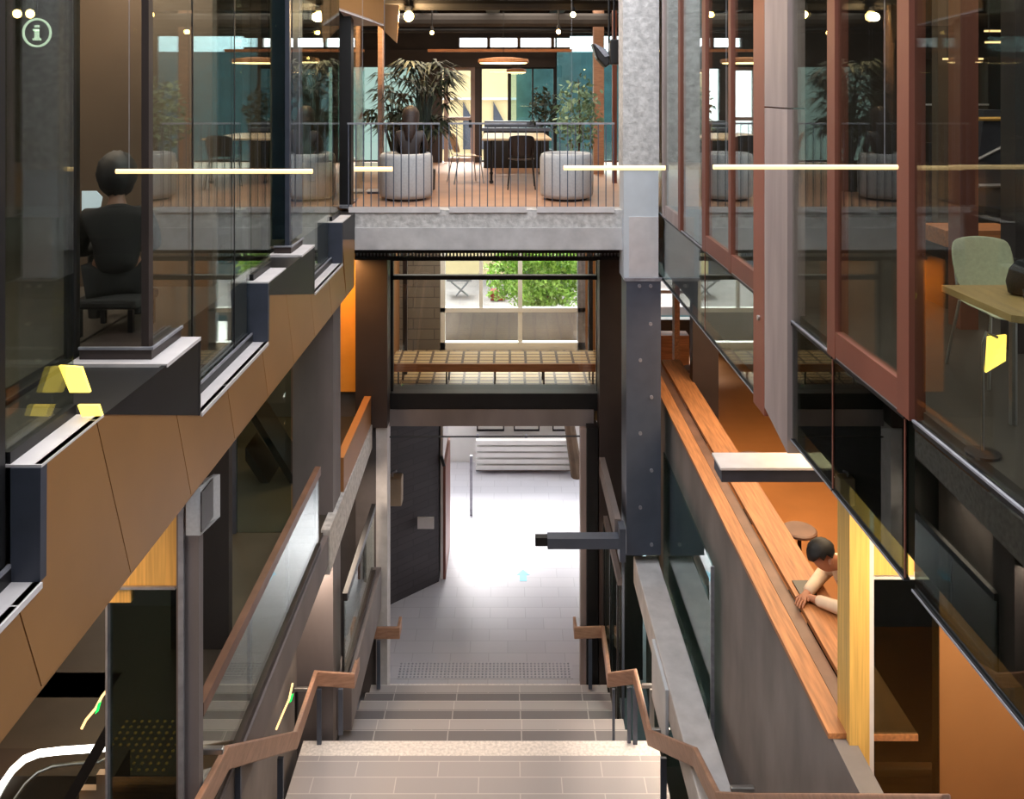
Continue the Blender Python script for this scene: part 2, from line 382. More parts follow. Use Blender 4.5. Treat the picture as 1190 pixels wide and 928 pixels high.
# ---- columns and beams round the street opening
tag(MB().box(X_(413, 12.6), X_(450, 12.6), 12.6, 12.98, Z_(497, 12.6), -1.96).build('steel_column', 'dark_brown'), 'dark brown steel column left of the indoor window below the bridge', 'column')
tag(MB().box(X_(413, 12.7), X_(437, 12.7), 12.72, 12.99, G, Z_(498, 12.7)).build('wall_pier', 'dark_concrete'), 'dark concrete pier between the left handrail and pale corner post', 'pier')
tag(MB().box(X_(437, 12.65), X_(450, 12.65), 12.65, 12.98, G, Z_(497, 12.6)).build('corner_post', 'concrete'), 'slim pale concrete post at the left edge of the street opening', 'post')
tag(MB().box(X_(450, 12.88), X_(690, 12.88), 12.88, 13.34, Z_(495, 12.88), Z_(476, 12.88)).build('lintel_beam', 'column_grey'), 'dark grey steel beam over the street opening', 'beam')
tag(MB().box(X_(697, 12.6), X_(728, 12.6), 12.62, 12.98, G, -1.96).build('steel_column', 'dark_brown'), 'dark brown steel column right of the indoor window below the bridge', 'column')
tag(MB().box(X_(682, 12.7), X_(695, 12.7), 12.7, 12.99, G, Z_(497, 12.7)).build('door_post', 'black_metal'), 'black post at the right edge of the street opening', 'post')
tag(MB().box(X_(674, 12.9), X_(682, 12.9), 12.8, 13.0, G, Z_(495, 12.9)).build('door_jamb', 'fin_grey'), 'thin pale brown jamb inside the right edge of the street opening', 'jamb')
# concrete columns on the left
t = thing('concrete_column', 'grey concrete column behind the left glass balustrade', 'column', (-2.3, 10.3, G))
MB().box(X_(340, 10), X_(387, 10), 10, 10.45, L1, -2.31).build('upper_shaft', 'column_grey', t)
MB().box(X_(340, 10), X_(387, 10), 10, 10.45, G, L1).build('lower_shaft', 'column_grey', t)
t = thing('steel_post', 'slender grey post at the lower left beside the dark glass door', 'post', (-2.06, 5.6, -5.3))
MB().box(X_(205, 5.55), X_(231, 5.55), 5.55, 5.63, -5.3, -2.31).build('shaft', 'column_grey', t)
MB().box(X_(207, 5.53), X_(213, 5.53), 5.53, 5.56, -5.3, -2.4).build('edge_strip', 'steel_light', t)
t = thing('wall_screen', 'small framed display box fixed high on the slender grey post', 'display', (X_(228, 5.5), 5.5, Z_(623, 5.5)))
MB().prism([(X_(216, 5.45), 5.45, Z_(622, 5.45)), (X_(233, 5.45), 5.45, Z_(622, 5.45)), (X_(248, 6.1), 6.1, Z_(600, 6.1)), (X_(216, 5.45), 6.1, Z_(600, 6.1))], (0, 0, .3)).build('case', 'grey_fabric', t)
a = Vector((X_(234, 5.45)+.004, 5.44, Z_(618, 5.45)-.0)); 
MB().prism([(X_(234, 5.45), 5.44, Z_(617, 5.45)), (X_(249, 6.05), 6.05, Z_(597, 6.05)), (X_(249, 6.05), 6.05, Z_(597, 6.05)+.27), (X_(234, 5.45), 5.44, Z_(617, 5.45)+.25)], (.008, -.006, 0)).build('screen', 'black_plastic', t)

tag(MB().box(X_(383, 12.9), X_(413, 12.9), 12.9, 12.97, Z_(455, 12.9), -2.2).build('niche_panel', 'orange_bright'), 'amber lit panel between the grey column and the dark brown column', 'panel')
s = sempty('window_20', (-3.0, 9.6, L1))
MB().box(X_(200, 9.6), X_(338, 9.6), 9.6, 9.615, L1, -2.32).build('glass_pane', 'teal_glass', s)
MB().box(X_(271, 9.6), X_(275, 9.6), 9.57, 9.63, L1, -2.32).build('mullion', 'steel', s)
for (p0, p1, lab) in (((290, 470), (345, 560), 'upper dark inclined beam behind the teal glass left of the grey column'), ((285, 520), (345, 610), 'lower dark inclined beam behind the teal glass left of the grey column')):
    a, b_ = onY(p0[0], p0[1], 10.8), onY(p1[0], p1[1], 10.8)
    tag(MB().prism([a, b_, (b_[0], b_[1], b_[2]-.16), (a[0], a[1], a[2]-.16)], (0, .5, 0)).build('inclined_beam', 'black_metal'), lab, 'beam')
# ================================================================ LEFT FACADE
XL = -1.95
def xb(z): return XL
# bronze fascia: leaning panels, each with its own stepped top
HI = [(3.6, 5.45), (7.0, 8.67), (10.15, 11.8)]
def top_at(y):
    for a, b in HI[:1]:
        if a <= y < a+.55: return ZH
        if a+.55 <= y < b: return ZH+(ZL-ZH)*(y-a-.55)/(b-a-.55)
    for (a, b), z0 in zip(HI[1:], (-1.66, -1.76)):
        if a <= y < b: return z0+(ZL-z0)*(y-a)/(b-a)
    return ZL
joints = [1.9+.85*i for i in range(0, 11)]
brk = [3.59, 3.6, 4.15, 5.45, 6.99, 7.0, 8.67, 10.14, 10.15]
def slant(jb, z): return jb-.37*(z-ZB)/.92
def hit(jb):
    y = jb-.4
    while y < slant(jb, top_at(y)): y += .004
    return y
for j0, j1 in zip(joints, joints[1:]+[joints[-1]+.85]):
    a_, b_ = hit(j0)+.004, hit(j1)-.004
    last = j1 > 10.9
    if last: b_ = 10.94
    ys = [a_]+[y for y in brk if a_ < y < b_]+[b_]
    tops = [(xb(top_at(y)), y, top_at(y)) for y in ys]
    bots = [(XL, 10.94 if last else j1-.004, ZB), (XL, j0+.004, ZB)]
    o = MB().prism(tops+bots, (-.03, 0, 0)).build('fascia_panel', 'bronze')
    n = joints.index(j0)
    if n > 10: continue
    desc = {0: 'bronze fascia panel at the lower left corner', 1: 'bronze fascia panel beneath the lowest white sill at left', 2: 'bronze fascia panel right of the nearest navy box',
            3: 'bronze fascia panel beneath the big dark bay box', 4: 'bronze fascia panel below the lower edge of the long white sill',
            5: 'bronze fascia panel under the second navy box', 6: 'bronze fascia panel left of the second dark bay box underside', 7: 'bronze fascia panel under the right end of the second dark bay box',
            8: 'bronze fascia panel below the short white sill near the bridge', 9: 'bronze fascia panel under the third navy box', 10: 'last small bronze fascia panel touching the bridge'}.get(n, 'bronze fascia panel')
    tag(o, desc, 'panel', 'bronze fascia panels of the left facade')
struct('trim_1', MB().box(xb(ZB)-.9, xb(ZB)-.005, 2, 10.95, ZB-.02, ZB-.005), 'bronze')
# sills and boxes, nearest first
names_n = ['nearest navy end box at the far left', 'second navy end box under the glass wall', 'third navy end box near the bridge railing', 'smallest navy end box touching the bridge']
names_d = ['big dark box under the nearest projecting glass bay', 'middle dark box under the second projecting glass bay', 'small dark box under the third projecting glass bay']
def low_sill(y0, y1, lab):
    x = xb(ZL)+.01
    t = thing('window_sill', lab, 'sill', (x-.1, (y0+y1)/2, ZL-.03), 'white sills of the left facade')
    MB().box(x-.13, x, y0, y1, ZL-.025, ZL).build('sill_top', 'white_metal', t)
    MB().box(x-.17, x-.13, y0, y1, ZL-.02, ZL+.06).build('glazing_channel', 'black_metal', t)
    MB().box(x-.145, x-.13, y0, y1, ZL+.06, ZL+.075).build('edge_bead', 'steel_light', t)
low_sill(2.2, 3.59, 'white sill strip at the far left edge below the navy box')
low_sill(5.47, 6.99, 'longest white sill, between the big dark box and second navy box')
low_sill(8.69, 10.13, 'white sill between the middle dark box and third navy box')
low_sill(11.82, 12.6, 'shortest white sill, running up to the bridge')
YN = [3.6, 7.0, 10.15, 13.3-.9]
for i, y in enumerate((3.6, 7.0, 10.15, 12.62)):
    pl = [14, 270, 373.5, 427][i]; pr = [48, 311.5, 397.5, 443][i]
    x0, x1 = X_(pl, y), X_(pr, y)
    t = thing('end_box', names_n[i], 'facade box', ((x0+x1)/2, y+.2, ZL), 'navy end boxes of the left facade')
    d = .55 if i < 3 else .3
    zb = ZL if i < 3 else Z_(256, y); zt = ZH if i < 3 else Z_(222, y)
    xq = max(x1, xb(zb)) if i < 3 else x1
    MB().prism([(x0, y-.012, zb), (xq, y-.012, zb), (x1+.004, y-.012, zt-.012), (x0, y-.012, zt-.012)], (0, .05, 0)).build('front_plate', 'navy', t)
    MB().box(x0, x1-.012, y+.04, y+d, zb, zt-.012).build('body', 'black_metal', t)
    MB().box(x0-.03, x1+.004, y-.006, y+d, zt-.012, zt).build('top_flashing', 'white_metal', t)
for i, (y0, y1) in enumerate(HI):
    ya = y0+.55; yl = [4.91, 8.125, 11.3][i]
    pl = [78, 312, 394][i]
    x0 = X_(pl, yl)
    t = thing('bay_box', names_d[i], 'facade box', (x0/2+XL/2, (yl+y1)/2, ZL), 'dark boxes under the projecting bays')
    # dark wedge side in the facade plane and dark face towards the viewer
    q0 = [(XL+.004, ya, ZH)] if i == 0 else [(XL+.004, y0+.01, (ZH, -1.66, -1.76)[i]-.02), (XL+.004, y0+.01, ZH-.014)]
    MB().prism(q0+[(XL+.004, y1, ZH-.014), (XL+.004, y1, ZL-.01)], (-.03, 0, 0)).build('side_plate', 'black_metal', t)
    MB().box(x0, XL-.03, ya, y1, ZH-.05, ZH-.02).build('front_tray', 'black_metal', t)
    MB().box(x0, XL+.006, y1-.03, y1, ZL, ZH-.02).build('end_plate', 'black_metal', t)
    MB().box(x0, XL-.02, yl, y1, ZH-.02, ZH).box(XL-.02, XL+.008, yl, y1, ZH-.02, ZH).build('ledge', 'white_metal', t)
    # plinth under the projecting glass
    MB().box(x0+.03, XL-.115, yl+.08, y1-.01, ZH, ZH+.06).build('plinth', 'dark_brown', t)
    MB().box(x0+.03, XL-.1, yl+.065, yl+.08, ZH+.06, ZH+.075).build('edge_bead', 'steel_light', t)
    MB().box(XL-.115, XL-.1, yl+.08, y1-.01, ZH+.06, ZH+.075).build('edge_bead', 'steel_light', t)
# glazing of the left facade
GX = -2.1
k = 1
for i, (yf, ye) in enumerate(((5.02, 7.02), (8.25, 10.17), (11.4, 12.6))):
    s = sempty('window_%d' % k, (GX, yf, ZL)); k += 1
    zt = TOP
    MB().box(GX-.01, GX+.004, yf+.04, ye, ZL+.02, zt).build('glass_pane', 'green_glass', s)
    MB().box([-2.56, -2.3, -2.25][i], GX-.03, yf, yf+.014, ZH+.06, zt).build('glass_pane', 'dark_glass' if i == 0 else 'teal_glass', s)
    wf = .065
    fr = MB().box(GX-wf/2, GX+.01, yf-.01, yf+.05, ZH+.06, zt)
    fr.build('corner_mullion', 'dark_brown' if i != 1 else 'navy', s)
    MB().box([-2.58, -2.36, -2.32][i], [-2.52, -2.30, -2.25][i], yf-.02, yf+.05, ZH, zt).build('mullion', 'black_metal', s)
    if i == 0: MB().box(GX-.004, GX+.006, 5.72, 5.735, ZL+.02, zt).box(GX-.004, GX+.006, 6.6, 6.61, ZL+.02, zt).build('glass_joint', 'black_metal', s)
    if i == 1: MB().box(-2.3, -2.1, 8.4, 8.8, ZH+.1, zt).build('inner_pier', 'navy', s)
for (ya, yb) in ((4.15, 5.0), (7.6, 8.25), (10.72, 11.4)):
    s = sempty('window_%d' % k, (-2.55, ya, ZL)); k += 1
    MB().box(-2.56, -2.545, ya, yb, ZH, TOP).build('glass_pane', 'tint_glass', s)
    MB().box(-2.58, -2.53, ya, yb, ZH-.04, ZH).build('bottom_rail', 'black_metal', s)
    y0_ = {4.15: 3.6, 7.6: 7.04, 10.72: 10.2}[ya]
    MB().box(GX-.01, GX+.004, y0_, ya, ZH, TOP).build('glass_pane', 'tint_glass', s)
    MB().box(-2.55, GX, ya, ya+.014, ZH, TOP).build('glass_pane', 'tint_glass', s)
    MB().box(GX-.02, GX+.02, y0_, ya, ZH, ZH+.05).build('glazing_channel', 'black_metal', s)
s = sempty('window_%d' % k, (GX, 2.0, ZL)); k += 1
MB().box(GX-.01, GX+.004, 2.0, 3.58, ZL+.02, TOP).build('glass_pane', 'tint_glass', s)
MB().box(GX-.03, GX+.01, 3.5, 3.58, ZL+.02, TOP).build('mullion', 'black_metal', s)
# dark pillar at the third bay with its ledge
t = thing('facade_pillar', 'narrow black glass pillar rising from the third dark box', 'pillar', (X_(400, 11.2), 11.3, ZH))
MB().box(X_(394, 11.2), X_(408, 11.2), 11.2, 11.38, ZH+.06, Z_(12, 11.2)).build('shaft', 'black_metal', t)
MB().box(X_(394, 11.15), X_(409, 11.15), 11.15, 11.2, ZH+.02, ZH+.06).build('foot', 'steel_light', t)
t = thing('upper_fascia', 'bronze lit fascia of the upper floor at the top near the lamp', 'fascia', (-1.9, 10.8, .8))
MB().prism([(X_(394, 10.9), 10.9, Z_(11, 10.9)), (X_(446, 11.7), 11.7, Z_(29, 11.7)), (X_(446, 11.7), 11.7, Z_(29, 11.7)+.6), (X_(394, 10.9), 10.9, Z_(11, 10.9)+.6)], (-.03, .03, 0)).build('panel', 'bronze', t)
MB().prism([(X_(394, 10.9), 10.9, Z_(12, 10.9)), (X_(446, 11.7), 11.7, Z_(30, 11.7)), (X_(408, 11.7), 11.7, Z_(30, 11.7))], (0, 0, .03)).build('underside', 'white_metal', t)
MB().prism([(X_(440, 12.2), 12.2, Z_(30, 12.2)), (X_(461, 12.2), 12.2, Z_(50, 12.2)), (X_(464, 12.2), 12.2, Z_(6, 12.2)), (X_(440, 12.2), 12.2, Z_(4, 12.2))], (0, .04, 0)).build('panel', 'bronze', t)

# ---- rooms behind the left glazing
struct('wall_left', MB().box(X_(92, 6.7), -2.3, 6.7, 6.8, L2, TOP), 'brown_wall')
area('alcove_fill', -2.75, 6.3, 1.4, .5, .4, 40, NEUT)  # added fill light for the brown wall behind the dark figure
def reflected_sign():  # a sign's window reflection, built as a glowing hung ring
    t = thing('sign_reflection', 'reflection of a small glowing round information sign at the top left', 'sign', (X_(43, 5.2), 5.2, Z_(56, 5.2)))
    cx, cz = X_(43, 5.2), Z_(38, 5.2); R = .082
    bm = MB(); pts = [(cx+R*math.cos(a*math.pi/20), 5.2, cz+R*math.sin(a*math.pi/20)) for a in range(41)]
    bm.tube(pts, .007, 6, False).build('ring', 'sign', t)
    b = MB().box(cx-.012, cx+.010, 5.193, 5.207, cz-.035, cz+.018).box(cx-.022, cx+.010, 5.193, 5.207, cz+.010, cz+.022).box(cx-.024, cx+.022, 5.193, 5.207, cz-.046, cz-.034)
    b.build('letter', 'sign', t)
    MB().box(cx-.012, cx+.012, 5.193, 5.207, cz+.032, cz+.046).build('letter_dot', 'sign', t)
    MB().tube([(cx, 5.2, cz+R), (cx, 5.2, TOP)], .004, 6).build('hanger', 'black_metal', t)
reflected_sign()

# ================================================================ RIGHT FACADE
XR = 1.93
ZT, ZG = -1.58, -2.37
def mull(name, pa, pb, zbot, m, depth=.06, parent=None, proud=.02):
    y0, y1 = YX(pb, XR), YX(pa, XR)
    return MB().box(XR-proud, XR+depth, min(y0, y1), max(y0, y1), zbot, TOP-.01).build(name, m, parent)
ks = [(11.0, 8.41, 'A'), (8.41, 6.66, 'B'), (5.85, 5.10, 'C'), (5.08, 4.17, 'D'), (4.08, 2.0, 'E')]
for (ya, yb, q) in ks:
    s = sempty('window_%d' % k, (XR, (ya+yb)/2, ZG)); k += 1
    MB().box(XR, XR+.012, yb, ya, ZT+.02, TOP-.01).build('glass_pane', 'green_glass' if q in 'AB' else ('tint_glass' if q in 'CD' else 'tint_glass'), s)
    MB().box(XR, XR+.012, yb, ya, ZG, ZT-.02).build('spandrel_pane', 'spandrel' if q in 'CDE' else 'tint_glass', s)
    MB().box(XR-.012, XR+.03, yb, ya, ZT-.02, ZT+.0).build('transom', 'black_metal', s)
    MB().box(XR-.014, XR+.0, yb, ya, ZT+.002, ZT+.012).build('transom_bead', 'steel_light', s)
    MB().box(XR-.012, XR+.02, yb, ya, ZG-.015, ZG).build('bottom_edge', 'black_metal', s)
    MB().box(XR-.016, XR-.008, yb, ya, ZG-.01, ZG-.0).build('bottom_bead', 'steel_light', s)
    if q in 'BD':
        MB().box(XR-.018, XR+.03, yb+(.0), ya, ZT+.014, ZT+.16).build('bottom_rail', 'rust', s)
    if q == 'A':
        MB().box(XR-.018, XR+.03, 9.55, 10.45, ZT+.014, ZT+.16).build('bottom_rail', 'fin_grey', s)
        for p0, p1 in ((790, 792.5),):
            mull('mullion', p0, p1, ZT, 'rust', .04, s)
        mull('mullion', 771, 773, ZT, 'fin_grey', .04, s)
        mull('mullion', 818, 822, ZT, 'rust', .05, s)
    if q == 'B': mull('mullion', 849, 852, ZT, 'rust', .04, s)
    if q == 'C': pass
    if q == 'D':
        mull('mullion', 965, 974, ZT, 'rust', .06, s); mull('mullion', 1047, 1061, ZT, 'rust', .06, s)
    # thin upright joints in the spandrel
    MB().box(XR-.004, XR+.004, yb, yb+.012, ZG, ZT).build('glass_joint', 'rust', s)
# big fins
t = thing('facade_fin', 'wide terracotta metal fin on the right glass wall', 'fin', (XR, 6.5, Z_(470, 6.5)))
MB().box(XR-.03, XR+.12, YX(893, XR), YX(880, XR), Z_(470, 6.6), TOP-.01).build('blade', 'terracotta', t)
for py in (369,): MB().tube([(XR-.045, 6.5, Z_(py, 6.5)), (XR-.03, 6.5, Z_(py, 6.5))], .02, 10).build('bolt', 'stainless', t)
t = thing('facade_fin', 'wide pale mauve metal fin next to the terracotta fin', 'fin', (XR, 6.1, Z_(490, 6.1)))
ya, yb = YX(921, XR), YX(894, XR)
for (z0, z1) in ((ZG-.1, .0-.14), (-.13, TOP-.01)):
    MB().prism([(XR-.035, ya, z0), (XR-.035, yb, z0+(.12 if z0 < -1 else 0)), (XR-.035, yb, z1), (XR-.035, ya, z1)], (.12, 0, 0)).build('blade', 'fin_grey', t)

# ---- room behind the right glazing
t = thing('office_table', 'oak table edge behind the right glass, under the pale chair back', 'table', (2.6, 4.0, L2))
MB().prism([(X_(1094, 4.15), 4.15, Z_(331, 4.15)), (X_(1190, 4.15)+.6, 4.15, Z_(331, 4.15)), (X_(1190, 3.3)+.6, 3.3, Z_(331, 4.15)), (X_(1175, 3.6), 3.6, Z_(331, 4.15))], (0, 0, -.03)).build('tabletop', 'oak_top', t)
for (x, y) in ((2.32, 3.95), (3.0, 3.95), (3.0, 3.45)):
    MB().tube([(x, y, L2), (x, y, Z_(331, 4.15)-.03)], .018, 8).build('leg', 'stainless', t)
def chair_mesh(t, x, y, zf, rot, m, legm, sc=1.0, perf=False):
    """stacking chair, front towards +y before rot"""
    ca, sa = math.cos(rot), math.sin(rot)
    def T(p): return (x+sc*(p[0]*ca-p[1]*sa), y+sc*(p[0]*sa+p[1]*ca), zf+sc*p[2])
    def part(f, name, mm, sm=True):
        b = MB(); f(b); return b.build(name, mm, t, smooth=False, bevel=.004)
    def shell(rows, th, name):
        b = MB(); bm = b.bm; g = []
        for row in rows: g.append([bm.verts.new(Vector(T(p))+Vector((0, 0, E))) for p in row])
        for a, c in zip(g, g[1:]):
            for i in range(len(a)-1): bm.faces.new((a[i], a[i+1], c[i+1], c[i]))
        o = b.build(name, m, t, smooth=True)
        md = o.modifiers.new('thickness', 'SOLIDIFY'); md.thickness = th*sc
        md = o.modifiers.new('smooth', 'SUBSURF'); md.levels = 1; md.render_levels = 1
        return o
    shell([[(sx*.21*wd, yy, .45+zz+.02*abs(sx)**2) for sx in (-1, -.6, 0, .6, 1)] for yy, zz, wd in ((-.2, .01, .85), (-.1, -.01, 1), (.08, -.01, 1), (.2, -.01, .95), (.24, -.035, .85))], .012, 'seat')
    shell([[(sx*.2*wd, -.2-.1*tt+.05*abs(sx)**2, .5+.34*tt+(.0 if tt < 1 else -.02*abs(sx)**2)) for sx in (-1, -.6, 0, .6, 1)] for tt, wd in ((0, .8), (.15, .98), (.5, 1.05), (.85, 1), (1, .86))], .012, 'backrest')
    for sx in (-1, 1):
        part(lambda b: b.tube([T((sx*.17, .19, .44)), T((sx*.21, .24, 0))], .011*sc, 8), 'leg', legm)
        part(lambda b: b.tube([T((sx*.17, -.17, .44)), T((sx*.21, -.26, 0))], .011*sc, 8), 'leg', legm)
        part(lambda b: b.tube([T((sx*.17, .19, .44)), T((sx*.17, -.19, .46)), T((sx*.16, -.24, .62))], .010*sc, 8), 'back_frame', legm)
def chair(name, label, x, y, zf, rot, m, legm, sc=1.0, group=None):
    t = thing(name, label, 'chair', (x, y, zf), group); chair_mesh(t, x, y, zf, rot, m, legm, sc); return t
chair('stacking_chair', 'pale green plastic chair behind the oak table at the right edge', X_(1163, 4.6), 4.6, L2, math.pi, 'pale_plastic', 'stainless', .85)
t = thing('shoulder_bag', 'black bag slung on the table beside the pale green chair', 'bag', (X_(1185, 3.9), 3.9, Z_(332, 3.9)))
b = MB(); zb_ = Z_(331, 4.15); bx = X_(1184, 3.95)
b.lathe([(.02, zb_), (.075, zb_+.01), (.085, zb_+.06), (.07, zb_+.12), (.04, zb_+.155), (.01, zb_+.165)], bx+.03, 3.95, 16, 1, .7).build('body', 'dark_cloth', t, smooth=True)
MB().tube([(bx-.03, 3.85, zb_+.05), (bx-.035, 3.8, zb_-.1), (bx+.03, 3.78, zb_-.22), (bx+.08, 3.8, zb_-.1)], .012, 6).build('strap', 'dark_cloth', t, smooth=True)
t = thing('desk_lamp', 'lit yellow panel lamp on a thin bent stand under the oak table', 'lamp', (X_(1140, 3.6), 3.6, L2))
MB().prism([(X_(1146, 3.6), 3.6, Z_(433, 3.6)), (X_(1172, 3.6), 3.62, Z_(421, 3.6)), (X_(1186, 3.6), 3.7, Z_(397, 3.6)), (X_(1161, 3.6), 3.68, Z_(398, 3.6))], (0, .012, 0)).build('lamp_panel', 'lamp_yellow', t)
MB().tube([(X_(1142, 3.62), 3.62, L2), (X_(1142, 3.62), 3.62, Z_(400, 3.62)), (X_(1146, 3.62), 3.62, Z_(386, 3.62)), (X_(1162, 3.62), 3.64, Z_(395, 3.6))], .006, 8).build('stand', 'stainless', t)
MB().lathe([(.07, L2), (.07, L2+.012), (.01, L2+.02)], X_(1142, 3.62), 3.62, 20).build('foot', 'black_metal', t)
# staircase in the right room and dark posts
t = thing('staircase', 'dark solid-sided staircase with pale rails beyond the right glass', 'staircase', (X_(1165, 8), 8.2, L2))
MB().prism([onY(1137, 238, 8), onY(1137, 190, 8), onY(1144, 128, 8), onY(1172, 128, 8), onY(1172, 185, 8), onY(1196, 185, 8), onY(1196, 250, 8)], (0, .5, 0)).build('solid_side', 'navy', t)
MB().tube([onY(1137, 185, 7.98), onY(1168, 169, 7.98)], .015, 6).build('handrail', 'steel_light', t)
MB().tube([onY(1137, 216, 7.97), onY(1200, 215, 7.97)], .02, 6).build('handrail', 'steel_light', t)
MB().tube([onY(1137, 138, 7.97), onY(1170, 138, 7.97)], .02, 6).build('handrail', 'ply', t)
tag(MB().box(X_(1116, 5.5), X_(1137, 5.5), 5.5, 5.65, L2, TOP-.01).build('indoor_post', 'rust'), 'reddish brown post inside the right room left of the far window', 'post')
tag(MB().box(X_(1180, 5.0), X_(1200, 5.0), 5.0, 5.15, L2, TOP-.01).build('indoor_post', 'dark_brown'), 'dark brown post at the right edge of the picture', 'post')
tag(MB().box(X_(1090, 7), X_(1117, 7), 7, 7.1, L2, TOP-.01).build('wall_panel', 'brown_wall'), 'brown upright panel between the right mullion and reddish post', 'panel')
s = sempty('window_%d' % k, (5.3, 10.4, -.65)); k += 1
MB().box(4.95, 5.75, 10.36, 10.37, -.65, .36).build('glass_pane', 'clear', s)
MB().box(4.95, 4.99, 10.28, 10.33, -.65, .36).box(5.35, 5.39, 10.28, 10.33, -.65, .36).box(4.95, 5.75, 10.28, 10.33, -.2, -.18).build('window_frame', 'white_metal', s)
# bench boards in right room
t = thing('low_cabinet', 'low cabinet with orange timber top band behind the pale green chair', 'cabinet', (X_(1145, 6), 6.2, L2))
MB().box(X_(1100, 6), X_(1190, 6), 6, 6.35, Z_(287, 6), Z_(268, 6)).build('top_band', 'timber_x', t)
MB().box(X_(1101, 6), X_(1189, 6), 6.02, 6.35, L2, Z_(287, 6)).build('base', 'dark_brown', t)

# ================================================================ COUNTER LEVEL, RIGHT
ZC = -4.08
tag(MB().box(2.03, 2.18, 5.45, 12.8, ZC-.035, ZC).build('timber_coping', 'timber'), 'long timber coping along the top of the grey parapet wall', 'coping')
t = thing('counter', 'long timber counter beside the grey parapet with the person leaning on it', 'counter', (2.4, 8, L1))
MB().box(2.18, 2.31, 5.45, 13.0, ZC-.22, ZC-.2).build('cable_tray', 'rail_dark', t)
MB().box(2.32, 2.60, 5.45, 13.0, ZC-.05, ZC-.01).build('counter_top', 'timber', t)
MB().box(2.21, 2.31, 5.45, 13.0, L1, ZC-.05).build('back_board', 'rail_dark', t)
def stool(x, y, lab):
    t = thing('bar_stool', lab, 'stool', (x, y, L1), 'round bar stools on the orange floor')
    MB().lathe([(.15, L1+.66), (.165, L1+.67), (.165, L1+.69), (.15, L1+.70)], x, y, 24).build('seat', 'rail_dark', t)
    ps = MB().tube([(x, y, L1), (x, y, L1+.66)], .02, 8).build('post', 'black_metal', t)
    MB().lathe([(.18, L1+.0), (.18, L1+.012), (.03, L1+.03)], x, y, 24).build('foot', 'black_metal', t)
    MB().tube([(x, y, L1+.25), (x-.16, y, L1+.25)], .01, 6).build('foot_rest', 'stainless', ps)
zs = 4.25
for px, py, lab in ((907, 614, 'round stool on the orange floor just above the seated person'), (850, 530, 'round stool left of the wide steel arm'), (789, 427, 'round stool far back beside the top of the steel column'), (797, 446, 'round stool far back, right of the furthest one'), (1015, 600, 'round stool hidden behind the blond plywood strip')):
    if px > 1000: continue
    Y = zs/((py-CY)/F); stool(max(X_(px, Y), 2.82), Y, lab)
# wall with plywood and glass door, facing the viewer
yW = 5.5
struct('wall_end', MB().box(X_(1092, yW), 5.5, yW, yW+.1, L1, -2.4).box(X_(1010, yW), X_(1092, yW), yW, yW+.1, Z_(669, yW), -2.4), 'orange_wall')
t = thing('plywood_strip', 'brightly lit blond plywood upright at right of the seated person', 'panel', (X_(999, 5.42), 5.42, L1))
MB().box(X_(986, 5.42), X_(1009, 5.42), 5.40, 5.6, L1, -2.4).build('upright', 'ply', t)
MB().box(X_(1009, 5.42), X_(1014, 5.42), 5.40, 5.45, L1, -2.4).build('edge_strip', 'white_metal', t)
MB().box(X_(1014, 5.42), X_(1062, 5.42), 5.42, 5.47, Z_(668, 5.42), -2.4).build('side_panel', 'ply', t)
s = sempty('door_1', (X_(1052, 5.45), 5.45, L1))
MB().box(X_(1014, 5.45), X_(1092, 5.45), 5.46, 5.475, L1, Z_(670, 5.45)).build('glass_pane', 'spandrel', s)
MB().box(X_(1012, 5.45), X_(1092, 5.45), 5.44, 5.5, Z_(672, 5.45), Z_(669, 5.45)).box(X_(1011, 5.45), X_(1014, 5.45), 5.44, 5.5, L1, Z_(670, 5.45)).build('door_frame', 'white_metal', s)
struct('wall_end', MB().box(X_(1012, 6.3), X_(1190, 6.3), 6.3, 6.4, L1, -2.5), 'dark_wall')
t = thing('timber_barrier', 'timber barrier with rounded rail seen low through the right dark glass door', 'barrier', (X_(1052, 5.7), 5.75, L1))
MB().box(X_(1014, 5.7), X_(1090, 5.7), 5.7, 5.78, Z_(905, 5.7), Z_(894, 5.7)).build('rail', 'timber_x', t, bevel=.02)
MB().box(X_(1014, 5.75), X_(1090, 5.75), 5.785, 5.85, L1, Z_(905, 5.75)).build('front_board', 'timber_x', t)
# brown timber fins at the far end of the counter room
tag(MB().box(X_(805, 12), X_(835, 12), 12, 12.2, L1, -2.5).build('timber_screen', 'dark_brown'), 'dark timber screen panel above the far end of the counter', 'screen')
tag(MB().box(X_(784, 14), X_(790, 14), 14, 14.2, L1, -2.5).build('timber_post', 'timber'), 'orange timber post by the bright far window right of the steel column', 'post')
tag(MB().box(X_(768, 15), X_(801, 15), 15, 15.3, L1, Z_(390, 15)).build('timber_bench', 'timber_x'), 'orange timber bench below the bright far window', 'bench')
s = sempty('window_%d' % k, (2.9, 16.5, -4.4)); k += 1
MB().box(2.04, 3.6, 16.48, 16.49, L1+.55, -3.3).build('glass_pane', 'clear', s)
MB().box(2.04, 3.6, 16.4, 16.47, -3.9, -3.84).build('window_frame', 'white_metal', s)

